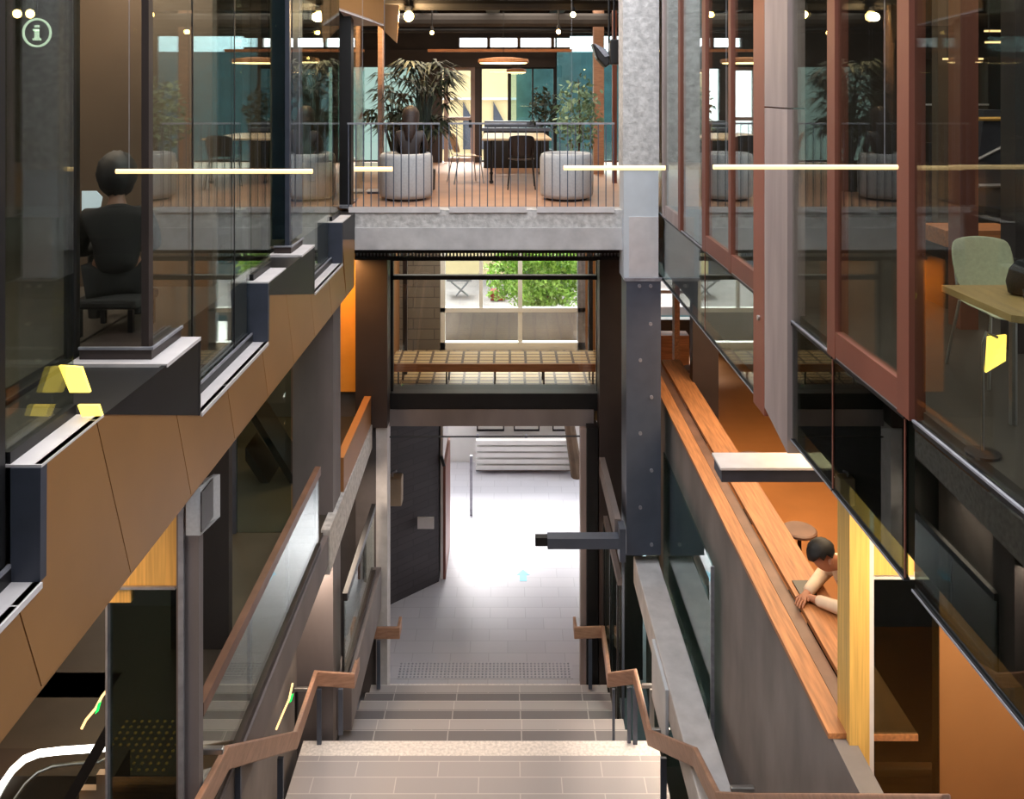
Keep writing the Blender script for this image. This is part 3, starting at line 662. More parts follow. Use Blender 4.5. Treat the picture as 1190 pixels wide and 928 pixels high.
# concrete coping rising beside the stair, glass and wall
t = thing('stair_coping', 'pale thick concrete coping running down from the steel column', 'coping', (1.75, 9, -6.3))
zc = -5.94
MB().box(1.6, 1.9, 6.9, 10.95, -6.28, zc).build('beam', 'concrete', t, bevel=.012)
MB().box(1.565, 1.602, 8.55, 9.35, -6.6, zc-.03).build('patch_plate', 'paint_concrete', t, bevel=.01)
MB().box(1.6, 1.9, 5.0, 6.88, -6.28, zc).build('beam', 'concrete', t, bevel=.012)
def balustrade(name, label, x, y0, y1, ztop, zbot, npost, m_rail, m_glass, railh=.09, railw=.06, group=None):
    t = thing(name, label, 'balustrade', (x, (y0+y1)/2, zbot), group)
    MB().box(x-railw/2, x+railw/2, y0, y1, ztop-railh, ztop).build('top_rail', m_rail, t)
    MB().box(x-.006, x+.006, y0, y1, zbot+.06, ztop-railh).build('glass_pane', m_glass, t)
    MB().box(x-.05, x+.03, y0, y1, zbot, zbot+.07).build('bottom_channel', 'dark_brown', t)
    for i in range(npost):
        y = y0+(y1-y0)*(i/(npost-1) if npost > 1 else 0); y = min(max(y, y0+.03), y1-.03)
        MB().box(x-.035, x-.01, y-.03, y+.03, zbot+.02, ztop-railh).build('post', 'black_metal', t)
    return t
balustrade('glass_balustrade', 'glass balustrade with brown handrail along the left middle floor', -2.05, 5.72, 9.3, -4.08, -4.98, 4, 'rail_dark', 'green_glass')
tag(MB().box(-2.1, -2.0, 5.2, 13.0, L1-.36, L1-.03).build('floor_edge', 'column_grey'), 'grey slab edge below the left glass balustrade', 'slab edge')
tag(MB().prism([(-2.0, 10.5, -4.5), (-2.0, 12.6, -4.5), (-2.0, 12.6, -4.92), (-2.0, 10.5, -4.92)], (-.1, 0, 0)).build('orange_parapet', 'orange_wall'), 'orange lit parapet strip left of the street opening', 'parapet')
tag(MB().prism([(-1.985, 9.6, -4.92), (-1.985, 12.6, -4.92), (-1.985, 12.6, -5.25), (-1.985, 9.6, -5.42)], (-.1, 0, 0)).build('rough_parapet', 'rough_concrete'), 'rough broken concrete strip under the orange parapet', 'parapet')
balustrade('glass_balustrade', 'low glass balustrade with dark posts left of the pale corner post', -1.93, 10.2, 12.4, -5.98, -7.0, 3, 'black_metal', 'green_glass')
tag(MB().box(-2.05, -1.85, 10.2, 12.6, -7.6, -7.0).build('stair_wall', 'column_grey'), 'grey low wall under the low glass balustrade', 'wall')
balustrade('glass_balustrade', 'narrow dark glass balustrade between the street opening and steel column', 1.42, 10.9, 12.5, -6.2, -8.1, 3, 'column_grey', 'teal_glass')
s = sempty('window_%d' % k, (1.7, 11.2, -8.5)); k += 1
MB().box(1.52, 1.99, 11.3, 11.315, -8.9, -2.2).build('glass_pane', 'teal_glass', s)
MB().box(1.5, 1.53, 11.28, 11.34, -8.9, -2.2).build('mullion', 'steel', s)
tag(MB().prism([(1.33, 12.5, -5.35), (1.33, 9.9+.8, -5.35), (1.33, 10.7, -5.6), (1.33, 12.5, -5.6)], (.08, 0, 0)).build('stair_coping', 'column_grey'), 'narrow grey coping leaning right of the street opening', 'coping')
s = sempty('window_%d' % k, (2.0, 9, -8.5)); k += 1
MB().box(1.97, 1.985, 8.3, 10.9, -8.6, -4.6).build('glass_pane', 'teal_glass', s)
MB().box(1.955, 1.99, 8.28, 8.3, -8.6, -4.6).build('mullion', 'steel_light', s)

# ================================================================ STAIR
GY, LY = 12.85, 9.9
ZLd = -7.5
t = thing('staircase', 'broad grey tiled steps leading down to the bright street opening', 'staircase', (-.3, 11.3, G))
SXL, SXR = -2.35, 1.72
MB().box(SXL, SXR, 8.2, 9.68, ZLd-.3, ZLd).build('landing', 'landing_tile', t)
MB().box(SXL, SXR, 9.68, 9.9, ZLd-.3, ZLd+.001).build('edge_stone', 'nosing', t)
nst = 7
tr = (GY-.25-LY)/(nst-1); rs = (ZLd-G)/nst
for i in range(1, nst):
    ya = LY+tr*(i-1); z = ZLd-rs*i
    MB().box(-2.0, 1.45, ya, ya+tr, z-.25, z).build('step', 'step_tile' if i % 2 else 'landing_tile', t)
tag(MB().box(-2.1, 1.5, GY-.25, GY+.06, G-.25, G+.004).build('threshold_stone', 'nosing'), 'pale stone threshold strip at the foot of the steps', 'threshold')
for i in range(4):
    MB().box(SXL, SXR, 8.2-.32*(i+1), 8.2-.32*i, ZLd+.17*i-.1, ZLd+.17*(i+1)).build('step', 'step_tile', t)
t = thing('tactile_strip', 'strip of raised tactile dots on the paving before the steps', 'tactile paving', (-.35, 13.2, G))
b = MB(); 
for i in range(46):
    for j in range(6):
        x = X_(466, 13.3)+i*.0575; y = 13.06+j*.06
        b.lathe([(.019, G+.008), (.012, G+.016)], x, y, 6)
MB().box(X_(464, 13.3), X_(466, 13.3)+46*.0575, 13.02, 13.4, G, G+.008).build('mat', 'paving', t)
o = b.build('raised_dots', 'steel_light', t); o['kind'] = 'stuff'
# handrails: tall timber boards that follow the stair, with posts
def rail_posts(t, lst):
    for (px, y0, pyt, pyb, w) in lst:
        MB().box(X_(px, y0)-w/2, X_(px, y0)+w/2, y0-.015, y0+.015, Z_(pyb, y0), Z_(pyt, y0)).build('post', 'steel', t)
t = thing('handrail', 'folded timber handrail board stepping up the right side of the stair', 'handrail', (1.5, 10, ZLd))
pr = [(X_(669, 12.5), 12.75, Z_(728, 12.5)), (X_(669, 12.5), 12.5, Z_(728, 12.5)), (X_(701, 12.45), 12.45, Z_(727, 12.45)), (X_(708, 9.95), 9.95, Z_(781, 9.95)), (X_(738, 9.85), 9.85, Z_(777, 9.85)), (1.457, 8.83, Z_(847, 8.83)), (X_(808, 7.4), 7.4, Z_(868, 7.4)), (X_(834, 6.72), 6.72, Z_(919, 6.72)), (X_(868, 6.2), 6.2, Z_(921, 6.2)), (X_(1100, 3.6), 3.6, Z_(922, 3.6))]
MB().board(pr, .17, .045).build('board', 'rail_timber', t, bevel=.01)
rail_posts(t, [(686, 12.47, 742, 800, .05), (738, 9.85, 798, 864, .05), (731, 9.87, 798, 862, .04), (771, 8.6, 880, 990, .06), (713, 9.95, 800, 862, .03)])
for (px, py, Y) in ((752, 797, 9.7), (765, 849, 8.8), (858, 917, 6.6), (707, 740, 12.5)):
    p = onY(px, py, Y)
    MB().box(p[0]-.06, p[0]+.12, Y-.02, Y+.02, p[2]-.015, p[2]+.025).build('bracket', 'stainless', t, bevel=.008)
MB().box(X_(755, 9.7), X_(760, 9.7), 9.68, 9.72, Z_(850, 9.7), Z_(800, 9.7)).build('bracket_post', 'stainless', t)
t = thing('handrail', 'folded timber handrail board stepping up the left side of the stair', 'handrail', (-2.1, 10, ZLd))
pl = [(X_(463, 12.5), 12.75, Z_(728, 12.5)), (X_(463, 12.5), 12.5, Z_(728, 12.5)), (X_(426, 12.45), 12.45, Z_(728, 12.45)), (X_(410, 9.95), 9.95, Z_(782, 9.95)), (X_(367, 9.85), 9.85, Z_(779, 9.85)), (X_(343, 8.0), 8.0, Z_(849, 8.0)), (X_(263, 5.98), 5.98, Z_(866, 5.98)), (X_(228, 5.4), 5.4, Z_(930, 5.4))]
MB().board(pl, .17, .045).build('board', 'rail_timber', t, bevel=.01)
rail_posts(t, [(440, 12.47, 744, 800, .05), (371, 9.85, 800, 866, .05), (396, 9.87, 800, 853, .05), (326, 7.5, 880, 990, .05), (277, 6.3, 890, 990, .04)])
for (px, py, Y) in ((350, 801, 9.6), (246, 872, 5.7), (408, 741, 12.5)):
    p = onY(px, py, Y)
    MB().box(p[0]-.08, p[0]+.08, Y-.02, Y+.02, p[2]-.015, p[2]+.025).build('bracket', 'stainless', t, bevel=.008)
MB().box(X_(343, 9.6), X_(346, 9.6), 9.58, 9.62, Z_(845, 9.6), Z_(803, 9.6)).build('bracket_post', 'black_metal', t)

# ================================================================ STREET OUTSIDE
a, b_ = onY(450, 702, 14.95), onY(510, 676, 15.6)
ax = (b_[0], 15.6); 
g = MB().prism([(a[0]-.5, 14.4, G), (b_[0], 15.6, G), (b_[0], 16.4, G), (a[0]-.5, 16.4, G)], (0, 0, L1-.2-G))
struct('wall_left', g, 'brick')
t = thing('wall_box', 'beige utility box fixed on the dark brick wall', 'utility box', (X_(459, 14.9), 14.75, Z_(588, 14.75)))
MB().box(X_(449, 14.75), X_(467, 14.75), 14.7, 14.95, Z_(587, 14.75), Z_(555, 14.75)).build('case', 'beige', t, bevel=.02)
MB().tube([onY(456, 555, 14.8), onY(456, 549, 14.8), onY(461, 547, 14.8)], .02, 6).build('pipe', 'steel_light', t)
tag(MB().box(X_(485, 15.2), X_(504, 15.2), 15.22, 15.26, Z_(615, 15.2), Z_(602, 15.2)).build('wall_sign', 'white_metal'), 'small pale rectangular plate on the dark brick wall', 'sign')
t = thing('entrance_door', 'open street door folded back beside the dark brick wall', 'door', (X_(516, 15.7), 15.8, G))
MB().box(X_(512, 15.65), X_(515, 15.65), 15.62, 16.9, G+.03, Z_(495, 15.65)).build('door_leaf', 'white_metal', t)
MB().box(X_(515, 15.65), X_(518, 15.65), 15.62, 16.9, G+.03, Z_(540, 15.65)).build('door_edge', 'rust', t)
MB().tube([onY(513, 530, 15.6), onY(516, 541, 15.6)], .03, 6).build('closer_arm', 'black_metal', t)
struct('wall_back', MB().box(-14, 14, 20.6, 20.8, G, G+1.9), 'white_paint')
t = thing('louvre_bench', 'white slatted bench or vent standing against the pale wall outside', 'bench', (X_(610, 20), 20, G))
x0, x1 = X_(553, 20), X_(667, 20)
for i in range(5):
    py = 511+i*7.2
    MB().box(x0, x1, 19.95, 20.1, Z_(py+5, 20), Z_(py, 20)).build('slat', 'white_paint', t)
for x in (x0, x1-.06, (x0+x1)/2):
    MB().box(x, x+.06, 20.1, 20.3, G, Z_(510, 20)).build('frame_post', 'steel_light', t)
MB().box(x0, x1, 20.1, 20.5, G, G+.08).build('plinth', 'fin_grey', t)
for i, (px, w_) in enumerate(((570, 32), (612, 30), (655, 26))):
    t = thing('poster_frame', ('left', 'middle', 'right')[i]+' thin black frame on the white wall above the slatted bench', 'frame', (X_(px, 20.5), 20.5, Z_(498, 20.5)), 'thin black frames on the outside wall')
    x0, x1 = X_(px-w_/2, 20.5), X_(px+w_/2, 20.5); z1 = Z_(480, 20.5); z0 = Z_(499, 20.5)
    MB().box(x0, x1, 20.5, 20.53, z0-.04, z0).box(x0, x0+.03, 20.5, 20.53, z0, z1).box(x1-.03, x1, 20.5, 20.53, z0, z1).box(x0, x1, 20.5, 20.53, z1, z1+.03).build('frame', 'black_metal', t)
    MB().box(x0, x1, 20.53, 20.55, z0, z1).build('sheet', 'white_paint', t)
tag(MB().tube([(X_(449, 12.9), 12.9, Z_(507.5, 12.9)), (X_(684, 12.9), 12.9, Z_(506.5, 12.9))], .012, 6).build('tie_rod', 'black_metal'), 'thin dark rod across the top of the street opening', 'rod')
tag(MB().box(X_(546, 18), X_(549, 18), 18, 18.06, G, G+1.25).build('bollard', 'steel_light'), 'thin grey bollard left of the white slatted bench', 'bollard')
def arrow(px, py, lab):
    Y = -G/((py-CY)/F); x = X_(px, Y); z = G+.004
    pts = [(0, .42), (.13, .16), (.07, .16), (.07, -.12), (-.07, -.12), (-.07, .16), (-.13, .16)]
    tag(MB().prism([(x+p[0]*.9, Y+p[1]*.7, G+.001) for p in pts], (0, 0, .004)).build('floor_arrow', 'blue_paint'), lab, 'floor marking')
arrow(608, 672, 'small pale blue arrow marking on the bright paving')
# canopy parapet and street seen through the middle window
tag(MB().box(X_(517, 17.2), X_(672, 17.2), 17.2, 17.4, Z_(395, 17.2), Z_(362, 17.2)).build('parapet', 'grey_concrete'), 'weathered grey parapet outside the middle window', 'parapet')
tag(MB().box(-4, 5, 16.52, 18.6, -5.35, Z_(395, 17.2)).build('canopy', 'white_paint'), 'pale flat canopy roof beyond the middle window', 'canopy')
tag(MB().box(-12, 14, 24, 24.3, Z_(356, 24), Z_(338, 24)).build('garden_wall', 'concrete'), 'low pale wall across the street', 'wall')
t = thing('distant_building', 'dark grey building across the street with shop windows', 'building', (-4, 33, G))
MB().box(-14, 2.0, 33, 36, G, -3.2).build('wall', 'dark_concrete', t)
for i in range(6): MB().box(-9+i*1.7, -7.9+i*1.7, 32.94, 33, -8.2, -5.8).build('window', 'steel', t)
MB().box(-14, 2.0, 32.6, 33, -5.2, -4.9).build('awning', 'steel_light', t)
def foliage(name, m, cx, cy, cz, rx, ry, rz, n, size, parent, shape='ball', seed=1):
    rnd = random.Random(seed); b = MB(); bm = b.bm
    for i in range(n):
        while True:
            v = Vector((rnd.uniform(-1, 1), rnd.uniform(-1, 1), rnd.uniform(-1, 1)))
            if v.length <= 1 and v.length > .35: break
        v += .18*Vector((math.sin(v.y*9), math.sin(v.z*8), math.sin(v.x*9)))
        p = Vector((cx+v.x*rx, cy+v.y*ry, E+cz+v.z*rz))
        u = Vector((rnd.uniform(-1, 1), rnd.uniform(-1, 1), rnd.uniform(-1, 1))).normalized()
        w_ = u.cross(Vector((rnd.uniform(-1, 1), rnd.uniform(-1, 1), rnd.uniform(-1, 1)))).normalized()
        s_ = size*rnd.uniform(.6, 1.3)
        vs = [bm.verts.new(p-u*s_), bm.verts.new(p+w_*s_*.45+u*.1*s_), bm.verts.new(p+u*s_), bm.verts.new(p-w_*s_*.45+u*.1*s_)]
        bm.faces.new(vs)
    return b.build(name, m, parent)
t = thing('street_tree', 'bright green leafy tree outside the middle window', 'tree', (.8, 19.8, G))
foliage('foliage', 'leaf_bright', X_(628, 19.6), 19.8, Z_(318, 19.6), 1.15, .7, .9, 5200, .075, t, seed=3)
MB().tube([(1.6, 19.8, G), (1.3, 19.8, -6.9), (.9, 19.8, -4.6)], [.14, .11, .05], 8).build('trunk', 'bark', t)
t = thing('planter', 'small red planter box left of the bright green tree', 'planter', (X_(578, 21.6), 21.6, Z_(349, 21.6)))
MB().prism([onY(570, 340, 21.6), onY(588, 342, 21.6), onY(586, 349, 21.6), onY(570, 349, 21.6)], (0, .5, 0)).build('box', mat('red_paint', (150, 44, 44), .5), t)
MB().box(X_(571, 21.6), X_(586, 21.6), 21.65, 22.05, Z_(345, 21.6), Z_(341, 21.6)).build('soil', 'bark', t)
t = thing('picnic_table', 'grey outdoor table with crossed legs seen at the left of the window view', 'table', (X_(537, 22), 22, Z_(345, 22)))
MB().box(X_(519, 22), X_(548, 22), 22, 22.5, Z_(327, 22), Z_(324, 22)).build('tabletop', 'steel_light', t)
for a1, a2 in (((524, 327), (544, 345)), ((544, 327), (530, 345))):
    MB().tube([onY(a1[0], a1[1], 22.0), onY(a2[0], a2[1]-1.5, 22.0)], .025, 6).build('leg', 'steel_light', t)
tag(MB().box(-12, 14, 21, 24, Z_(345, 22)-.2, Z_(345, 22)).build('terrace', 'grey_concrete'), 'raised grey terrace across the street', 'terrace')

# middle window (indoor) and outer window
s = sempty('window_%d' % k, (-.2, 13.0, L1)); k += 1
y = 13.0; xa, xb_ = X_(453, y), X_(697, y)
MB().box(xa, xb_, 13.06, 13.075, Z_(472, y), Z_(291, y)).build('glass_pane', 'clear', s)
MB().box(xa, xa+.05, y, 13.12, Z_(474, y), Z_(291, y)).box(xb_-.05, xb_, y, 13.12, Z_(474, y), Z_(291, y)).build('side_frame', 'black_metal', s)
MB().box(xa, xb_, y, 13.1, Z_(303, y), Z_(299, y)).build('head_frame', 'black_metal', s)
MB().box(xa, xb_, y, 13.1, Z_(325, y), Z_(320, y)).build('transom', 'black_metal', s)
MB().box(xa, xb_, 12.9, 13.3, Z_(477, 12.9), Z_(457, 12.9)).build('base_panel', 'black_metal', s)
t = thing('roller_track', 'black slotted track across the top of the window under the bridge', 'track', (-.2, 12.5, Z_(300, 12.5)))
MB().box(X_(412, 12.5), X_(726, 12.5), 12.5, 12.58, Z_(294, 12.5), Z_(290.5, 12.5)).build('upper_rail', 'black_metal', t)
MB().box(X_(412, 12.5), X_(726, 12.5), 12.5, 12.58, Z_(302, 12.5), Z_(298.5, 12.5)).build('lower_rail', 'black_metal', t)
b = MB()
for i in range(78): 
    x = X_(414+i*4, 12.54); b.box(x, x+.025, 12.54, 12.57, Z_(298.5, 12.5), Z_(294, 12.5))
o = b.build('slotted_web', 'steel_light', t)
s = sempty('window_%d' % k, (0, 16.35, L1)); k += 1
y = 16.35
xs0, xs1 = X_(512, y), X_(680, y)
MB().box(xs0, X_(517.5, y), 16.3, 16.42, L1, -2.3).build('side_frame', 'white_paint', s)
MB().box(X_(671, y), xs1, 16.3, 16.42, L1, -2.3).build('side_frame', 'steel_light', s)
MB().box(X_(557, y), X_(561, y), 16.32, 16.4, Z_(358, y), -2.3).box(X_(602, y), X_(607, y), 16.32, 16.4, L1, -2.3).build('mullion', 'white_paint', s)
MB().box(xs0, xs1, 16.3, 16.42, Z_(362, y), Z_(357, y)).box(xs0, xs1, 16.3, 16.42, L1, Z_(397, y)).build('cross_frame', 'white_paint', s)
MB().box(xs0, xs1, 16.35, 16.36, L1, -2.3).build('glass_pane', 'clear', s)
struct('wall_back', MB().box(X_(680, y), 1.9, 16.3, 16.5, L1, -2.2), 'orange_wall')
tag(MB().box(X_(468, 14.9), X_(473, 14.9), 14.9, 15.0, L1, -2.2).build('indoor_post', 'dark_brown'), 'thin dark post before the grey block wall in the middle window', 'post')
tag(MB().box(X_(684, 15.4), X_(689, 15.4), 15.4, 15.55, L1, -2.2).build('indoor_post', 'black_metal'), 'thin black post at the right inside the middle window', 'post')
t = thing('long_bench', 'long low timber bench inside the middle window on thin legs', 'bench', (-.2, 14.35, L1))
yb0 = 14.0
MB().box(X_(454, yb0), X_(694, yb0), yb0+.02, 14.72, Z_(427, yb0), Z_(423, yb0)).build('seat', 'shadow_grid_tile', t)
MB().box(X_(454, yb0), X_(694, yb0), yb0, yb0+.02, Z_(432, yb0), Z_(423, yb0)).build('front_edge', 'timber_x', t)
for px in (463, 519, 575, 632, 689):
    for yy in (14.05, 14.65):
        MB().box(X_(px, 14.05)-.012, X_(px, 14.05)+.012, yy-.012, yy+.012, L1, Z_(431, yb0)).build('leg', 'dark_brown', t)

# ================================================================ LOUNGE ON THE BRIDGE
def armchair(x, y, lab, w=.74, h=.65):
    t = thing('tub_armchair', lab, 'armchair', (x, y, L2), 'grey tub armchairs at the bridge railing')
    b = MB(); n = 40; prof = [(.30, L2+.03), (.355, L2+.05), (.37, L2+.10), (.375, L2+h*.5), (.37, L2+h-.07), (.355, L2+h-.02), (.32, L2+h), (.29, L2+h-.03), (.28, L2+.42)]
    b.lathe([(r*w/.74, z) for r, z in prof], x, y, n).build('back_shell', 'grey_fabric', t, smooth=True)
    MB().lathe([(.25*w/.74, L2+.42), (.27*w/.74, L2+.44), (.25*w/.74, L2+.46)], x, y, 30).build('seat_cushion', 'grey_fabric', t, smooth=True)
    MB().lathe([(.28*w/.74, L2), (.28*w/.74, L2+.03)], x, y, 30).build('base', 'black_metal', t)
armchair(X_(472, 12.0), 12.0, 'grey tub armchair at the left holding the brown-haired person')
armchair(X_(658.5, 12.0), 12.0, 'grey empty tub armchair beside the concrete column')

# tables and chairs
t = thing('cafe_table', 'rectangular pale topped table on castors behind the black chair', 'table', (X_(600, 14.3), 14.6, L2))
yt0, yt1 = 13.8, 15.6; zt_ = L2+.74
MB().prism([(X_(560, yt0), yt0, zt_), (X_(641, yt0), yt0, zt_), (X_(632, yt1), yt1, zt_), (X_(563, yt1), yt1, zt_)], (0, 0, -.03)).build('tabletop', 'table_top', t)
for (px, yy) in ((571, 13.95), (633, 13.95), (571, 15.4), (628, 15.4)):
    lg = MB().tube([(X_(px, yy), yy, L2+.05), (X_(px, yy), yy, zt_-.03)], .02, 8).build('leg', 'black_metal', t)
    MB().lathe([(.015, L2), (.035, L2+.015), (.035, L2+.05), (.015, L2+.06)], X_(px, yy), yy, 10).build('castor', 'black_plastic', lg)
chair('cafe_chair', 'cream plastic chair turned sideways left of the pale table', X_(541, 14), 14.1, L2, math.radians(-70), 'white_plastic', 'stainless', 1.0)
chair('cafe_chair', 'black plastic chair with its back to the railing, at the pale table', X_(606, 13.2), 13.35, L2, 0, 'black_plastic', 'black_metal', 1.0)
t = thing('side_table', 'long dark workbench behind the pale table', 'table', (X_(600, 17), 17, L2))
MB().box(X_(560, 16.6), X_(640, 16.6), 16.6, 17.4, L2+.72, L2+.78).build('worktop', 'steel', t)
MB().box(X_(562, 16.7), X_(638, 16.7), 16.7, 17.3, L2, L2+.72).build('cabinet', 'black_metal', t)
tag(MB().box(X_(563, 17), X_(630, 17), 17.0, 17.2, L2+.785, L2+.90).build('equipment_case', 'steel'), 'long blue-grey case lying on the dark workbench', 'case')
# palm and potted plants
def fan_palm(lab, cx, cy, zbase, h, n, size, m, seed):
    rnd = random.Random(seed)
    t = thing('potted_palm', lab, 'plant', (cx, cy, L2))
    MB().lathe([(.14, zbase), (.19, zbase+.02), (.2, zbase+.32), (.17, zbase+.33)], cx, cy, 20).build('pot', 'pot', t)
    st = MB(); lf = MB()
    for i in range(n):
        a = rnd.uniform(0, 2*math.pi); zz = zbase+.33+h*rnd.uniform(.35, 1); r = rnd.uniform(.1, .42)
        tip = Vector((cx+math.cos(a)*r, cy+math.sin(a)*r*.7, zz))
        st.tube([(cx, cy, zbase+.3), (cx+math.cos(a)*r*.4, cy+math.sin(a)*r*.3, zz-.25), tuple(tip)], [.014, .01, .006], 5)
        for k_ in range(11):
            b2 = a+(k_-5)*.32; dn = rnd.uniform(-.35, .25)
            d = Vector((math.cos(b2), math.sin(b2), dn)).normalized(); L = size*rnd.uniform(.75, 1.15)
            sd = d.cross(Vector((0, 0, 1))).normalized()*.026
            p0 = tip+Vector((0, 0, E)); p1 = p0+d*L*.5+Vector((0, 0, .03)); p2 = p0+d*L-Vector((0, 0, .09*L/.4))
            vs = [lf.bm.verts.new(p) for p in (p0, p1+sd, p2, p1-sd)]
            lf.bm.faces.new(vs)
    st.build('stems', 'leaf', t); lf.build('leaves', m, t)
fan_palm('tall dark fan palm behind the person in the left armchair', X_(491, 13.0), 13.0, L2, 1.6, 46, .42, 'leaf', 5)
fan_palm('second fan palm at the far left of the lounge', X_(458, 14.4), 14.4, L2, 1.5, 26, .36, 'leaf', 9)
def bush(lab, cx, cy, zt, r, h, n, m, seed, size=.05):
    t = thing('potted_plant', lab, 'plant', (cx, cy, L2))
    MB().lathe([(.12, L2), (.17, L2+.02), (.18, L2+.34), (.15, L2+.35)], cx, cy, 20).build('pot', 'pot', t)
    MB().tube([(cx, cy, L2+.3), (cx+.03, cy, zt-h*.6), (cx, cy, zt)], [.02, .015, .008], 6).build('stem', 'bark', t)
    foliage('foliage', m, cx, cy, zt-h/2, r, r, h/2, n, size, t, seed=seed)
bush('grey-green leafy plant behind the empty armchair', X_(672, 13.2), 13.2, Z_(92, 13.2), .36, 1.1, 520, 'leaf_pale', 11, .055)
bush('dark leafy plant by the teal glass beyond the table', X_(632, 17), 17.0, Z_(100, 17), .28, .95, 300, 'leaf', 12, .06)
bush('green leafy plant in the lounge behind the left glass', X_(205, 13)+.1, 13.0, Z_(105, 13), .4, 1.2, 420, 'leaf', 13, .06)
# partition with doors at the back
yP = 18.0
def framebox(name, px0, px1, py0, py1, Y, wpx, m, glassm, parent=None, rail=None):
    s = parent
    x0, x1, z0, z1 = X_(px0, Y), X_(px1, Y), Z_(py1, Y), Z_(py0, Y); w_ = wpx*Y/F
    b = MB().box(x0, x0+w_, Y-.04, Y+.04, z0, z1).box(x1-w_, x1, Y-.04, Y+.04, z0, z1).box(x0+w_, x1-w_, Y-.04, Y+.04, z1-w_, z1).box(x0+w_, x1-w_, Y-.04, Y+.04, z0, z0+w_)
    if rail: b.box(x0+w_, x1-w_, Y-.04, Y+.04, Z_(rail+2, Y), Z_(rail-2, Y))
    b.build(name+'_frame', m, s)
    MB().box(x0+w_, x1-w_, Y-.006, Y+.006, z0+w_, z1-w_).build('glass_pane', glassm, s)
s = sempty('door_2', (X_(534, yP), yP, L2)); framebox('door', 516, 552, 77, 188, yP, 5, 'fin_grey', 'clear', s, 138)
MB().box(X_(545, yP), X_(548, yP), yP-.07, yP-.04, Z_(148, yP), Z_(139, yP)).build('door_handle', 'black_metal', s)
s = sempty('window_%d' % k, (X_(576, yP), yP, -.6)); k += 1; framebox('window', 558, 592, 78, 188, yP, 2, 'black_metal', 'clear', s)
s = sempty('window_%d' % k, (X_(625, yP), yP, -.6)); k += 1; framebox('window', 592, 645, 78, 188, yP, 2, 'black_metal', 'teal_glass', s)
MB().box(X_(618, yP), X_(620, yP), yP-.05, yP+.05, L2, Z_(78, yP)).build('mullion', 'black_metal', s)
s = sempty('window_%d' % k, (X_(680, yP), yP, -.6)); k += 1; framebox('window', 645, 765, 40, 188, yP, 2, 'black_metal', 'teal_glass', s)
s = sempty('window_%d' % k, (X_(470, yP), yP, -.6)); k += 1; framebox('window', 380, 490, 60, 188, yP, 2, 'black_metal', 'spandrel', s)
struct('wall_back', MB().box(X_(490, yP), X_(514, yP), yP-.05, yP+.1, L2, TOP).box(X_(552, yP), X_(558, yP), yP-.03, yP+.03, L2, Z_(78, yP)), 'dark_brown')
struct('wall_back', MB().box(X_(380, yP), X_(645, yP), yP-.12, yP+.12, Z_(78, yP), Z_(58, yP)), 'dark_brown')
tag(MB().box(X_(690, 15.5), X_(702, 15.5), 15.5, 15.7, L2, TOP).build('timber_post', 'rail_timber'), 'orange timber post left of the concrete column', 'post')
tag(MB().box(X_(439, 13.0), X_(444, 13.0), 13.0, 13.2, L2, TOP).build('timber_post', 'rail_timber'), 'orange timber post behind the left armchair', 'post')
tag(MB().box(X_(712, 14.0), X_(717, 14.0), 14.0, 14.1, L2, TOP).build('steel_post', 'rust'), 'thin reddish post directly left of the concrete column', 'post')
struct('wall_left', MB().box(-9, X_(380, yP), yP, yP+.1, L2, TOP), 'dark_wall')
struct('wall_right', MB().box(X_(765, yP), 9, yP, yP+.1, L2, TOP), 'dark_wall')
struct('wall_back', MB().box(X_(380, yP), X_(534, yP), yP-.1, yP+.1, Z_(58, yP), TOP).box(X_(534, yP), X_(662, yP), yP-.1, yP+.1, Z_(44, yP), TOP).box(X_(662, yP), X_(765, yP), yP+.08, yP+.2, Z_(40, yP), TOP), 'ceiling')
struct('trim_2', MB().box(X_(534, yP), X_(662, yP), yP-.1, yP, Z_(58, yP), Z_(55, yP)).box(X_(566, yP), X_(570, yP), yP-.1, yP, Z_(58, yP), Z_(44, yP)).box(X_(601, yP), X_(605, yP), yP-.1, yP, Z_(58, yP), Z_(44, yP)).box(X_(640, yP), X_(644, yP), yP-.1, yP, Z_(58, yP), Z_(44, yP)), 'brown_wall')
tag(MB().box(X_(497, 16.5), X_(665, 16.5), 16.5, 16.7, Z_(60, 16.5), Z_(57, 16.5)).build('ceiling_duct', 'timber_x'), 'thin timber edged beam above the pendant lamps', 'beam')
# building seen outside through the lounge
t = thing('outside_building', 'sunlit cream building with dark diagonals beyond the lounge doors', 'building', (-1, 27, -3))
MB().box(X_(500, 27), X_(600, 27), 27, 27.4, G, 1.2).build('wall', 'cream_wall', t)
for i in range(3):
    x = X_(503, 27)+i*.95
    MB().prism([(x, 26.95, -1.9), (x+.8, 26.95, -1.9), (x, 26.95, -.4)], (0, .05, 0)).build('dark_triangle', 'steel', t)  # dark triangles set on the facade as diagonals
MB().box(X_(500, 27), X_(600, 27), 26.9, 27, -.35, -.28).build('ledge', 'white_paint', t)
tag(MB().box(X_(600, 28), 9, 28, 28.4, G, 1.2).build('teal_facade', mat('teal_cladding', (62, 92, 96), .4)), 'teal clad building behind the glass at the right of the lounge', 'building')
# ceiling services
t = thing('ceiling_grid', 'dark exposed pipes and cable trays under the lounge ceiling', 'ceiling services', (0, 13, 1.2))
for i, (yy, zz, r) in enumerate(((12.2, 1.35, .05), (12.7, 1.25, .09), (13.6, 1.3, .06), (15, 1.2, .12), (16.2, 1.1, .05))):
    MB().tube([(-7.5, yy, zz), (7.5, yy+.1, zz)], r, 10).build('pipe', 'ceiling' if i % 2 else 'black_metal', t)
for i in range(7):
    x = -4+i*1.2
    MB().box(x, x+.25, 11.6, 17.5, 1.42, 1.48).build('cable_tray', 'black_metal', t)
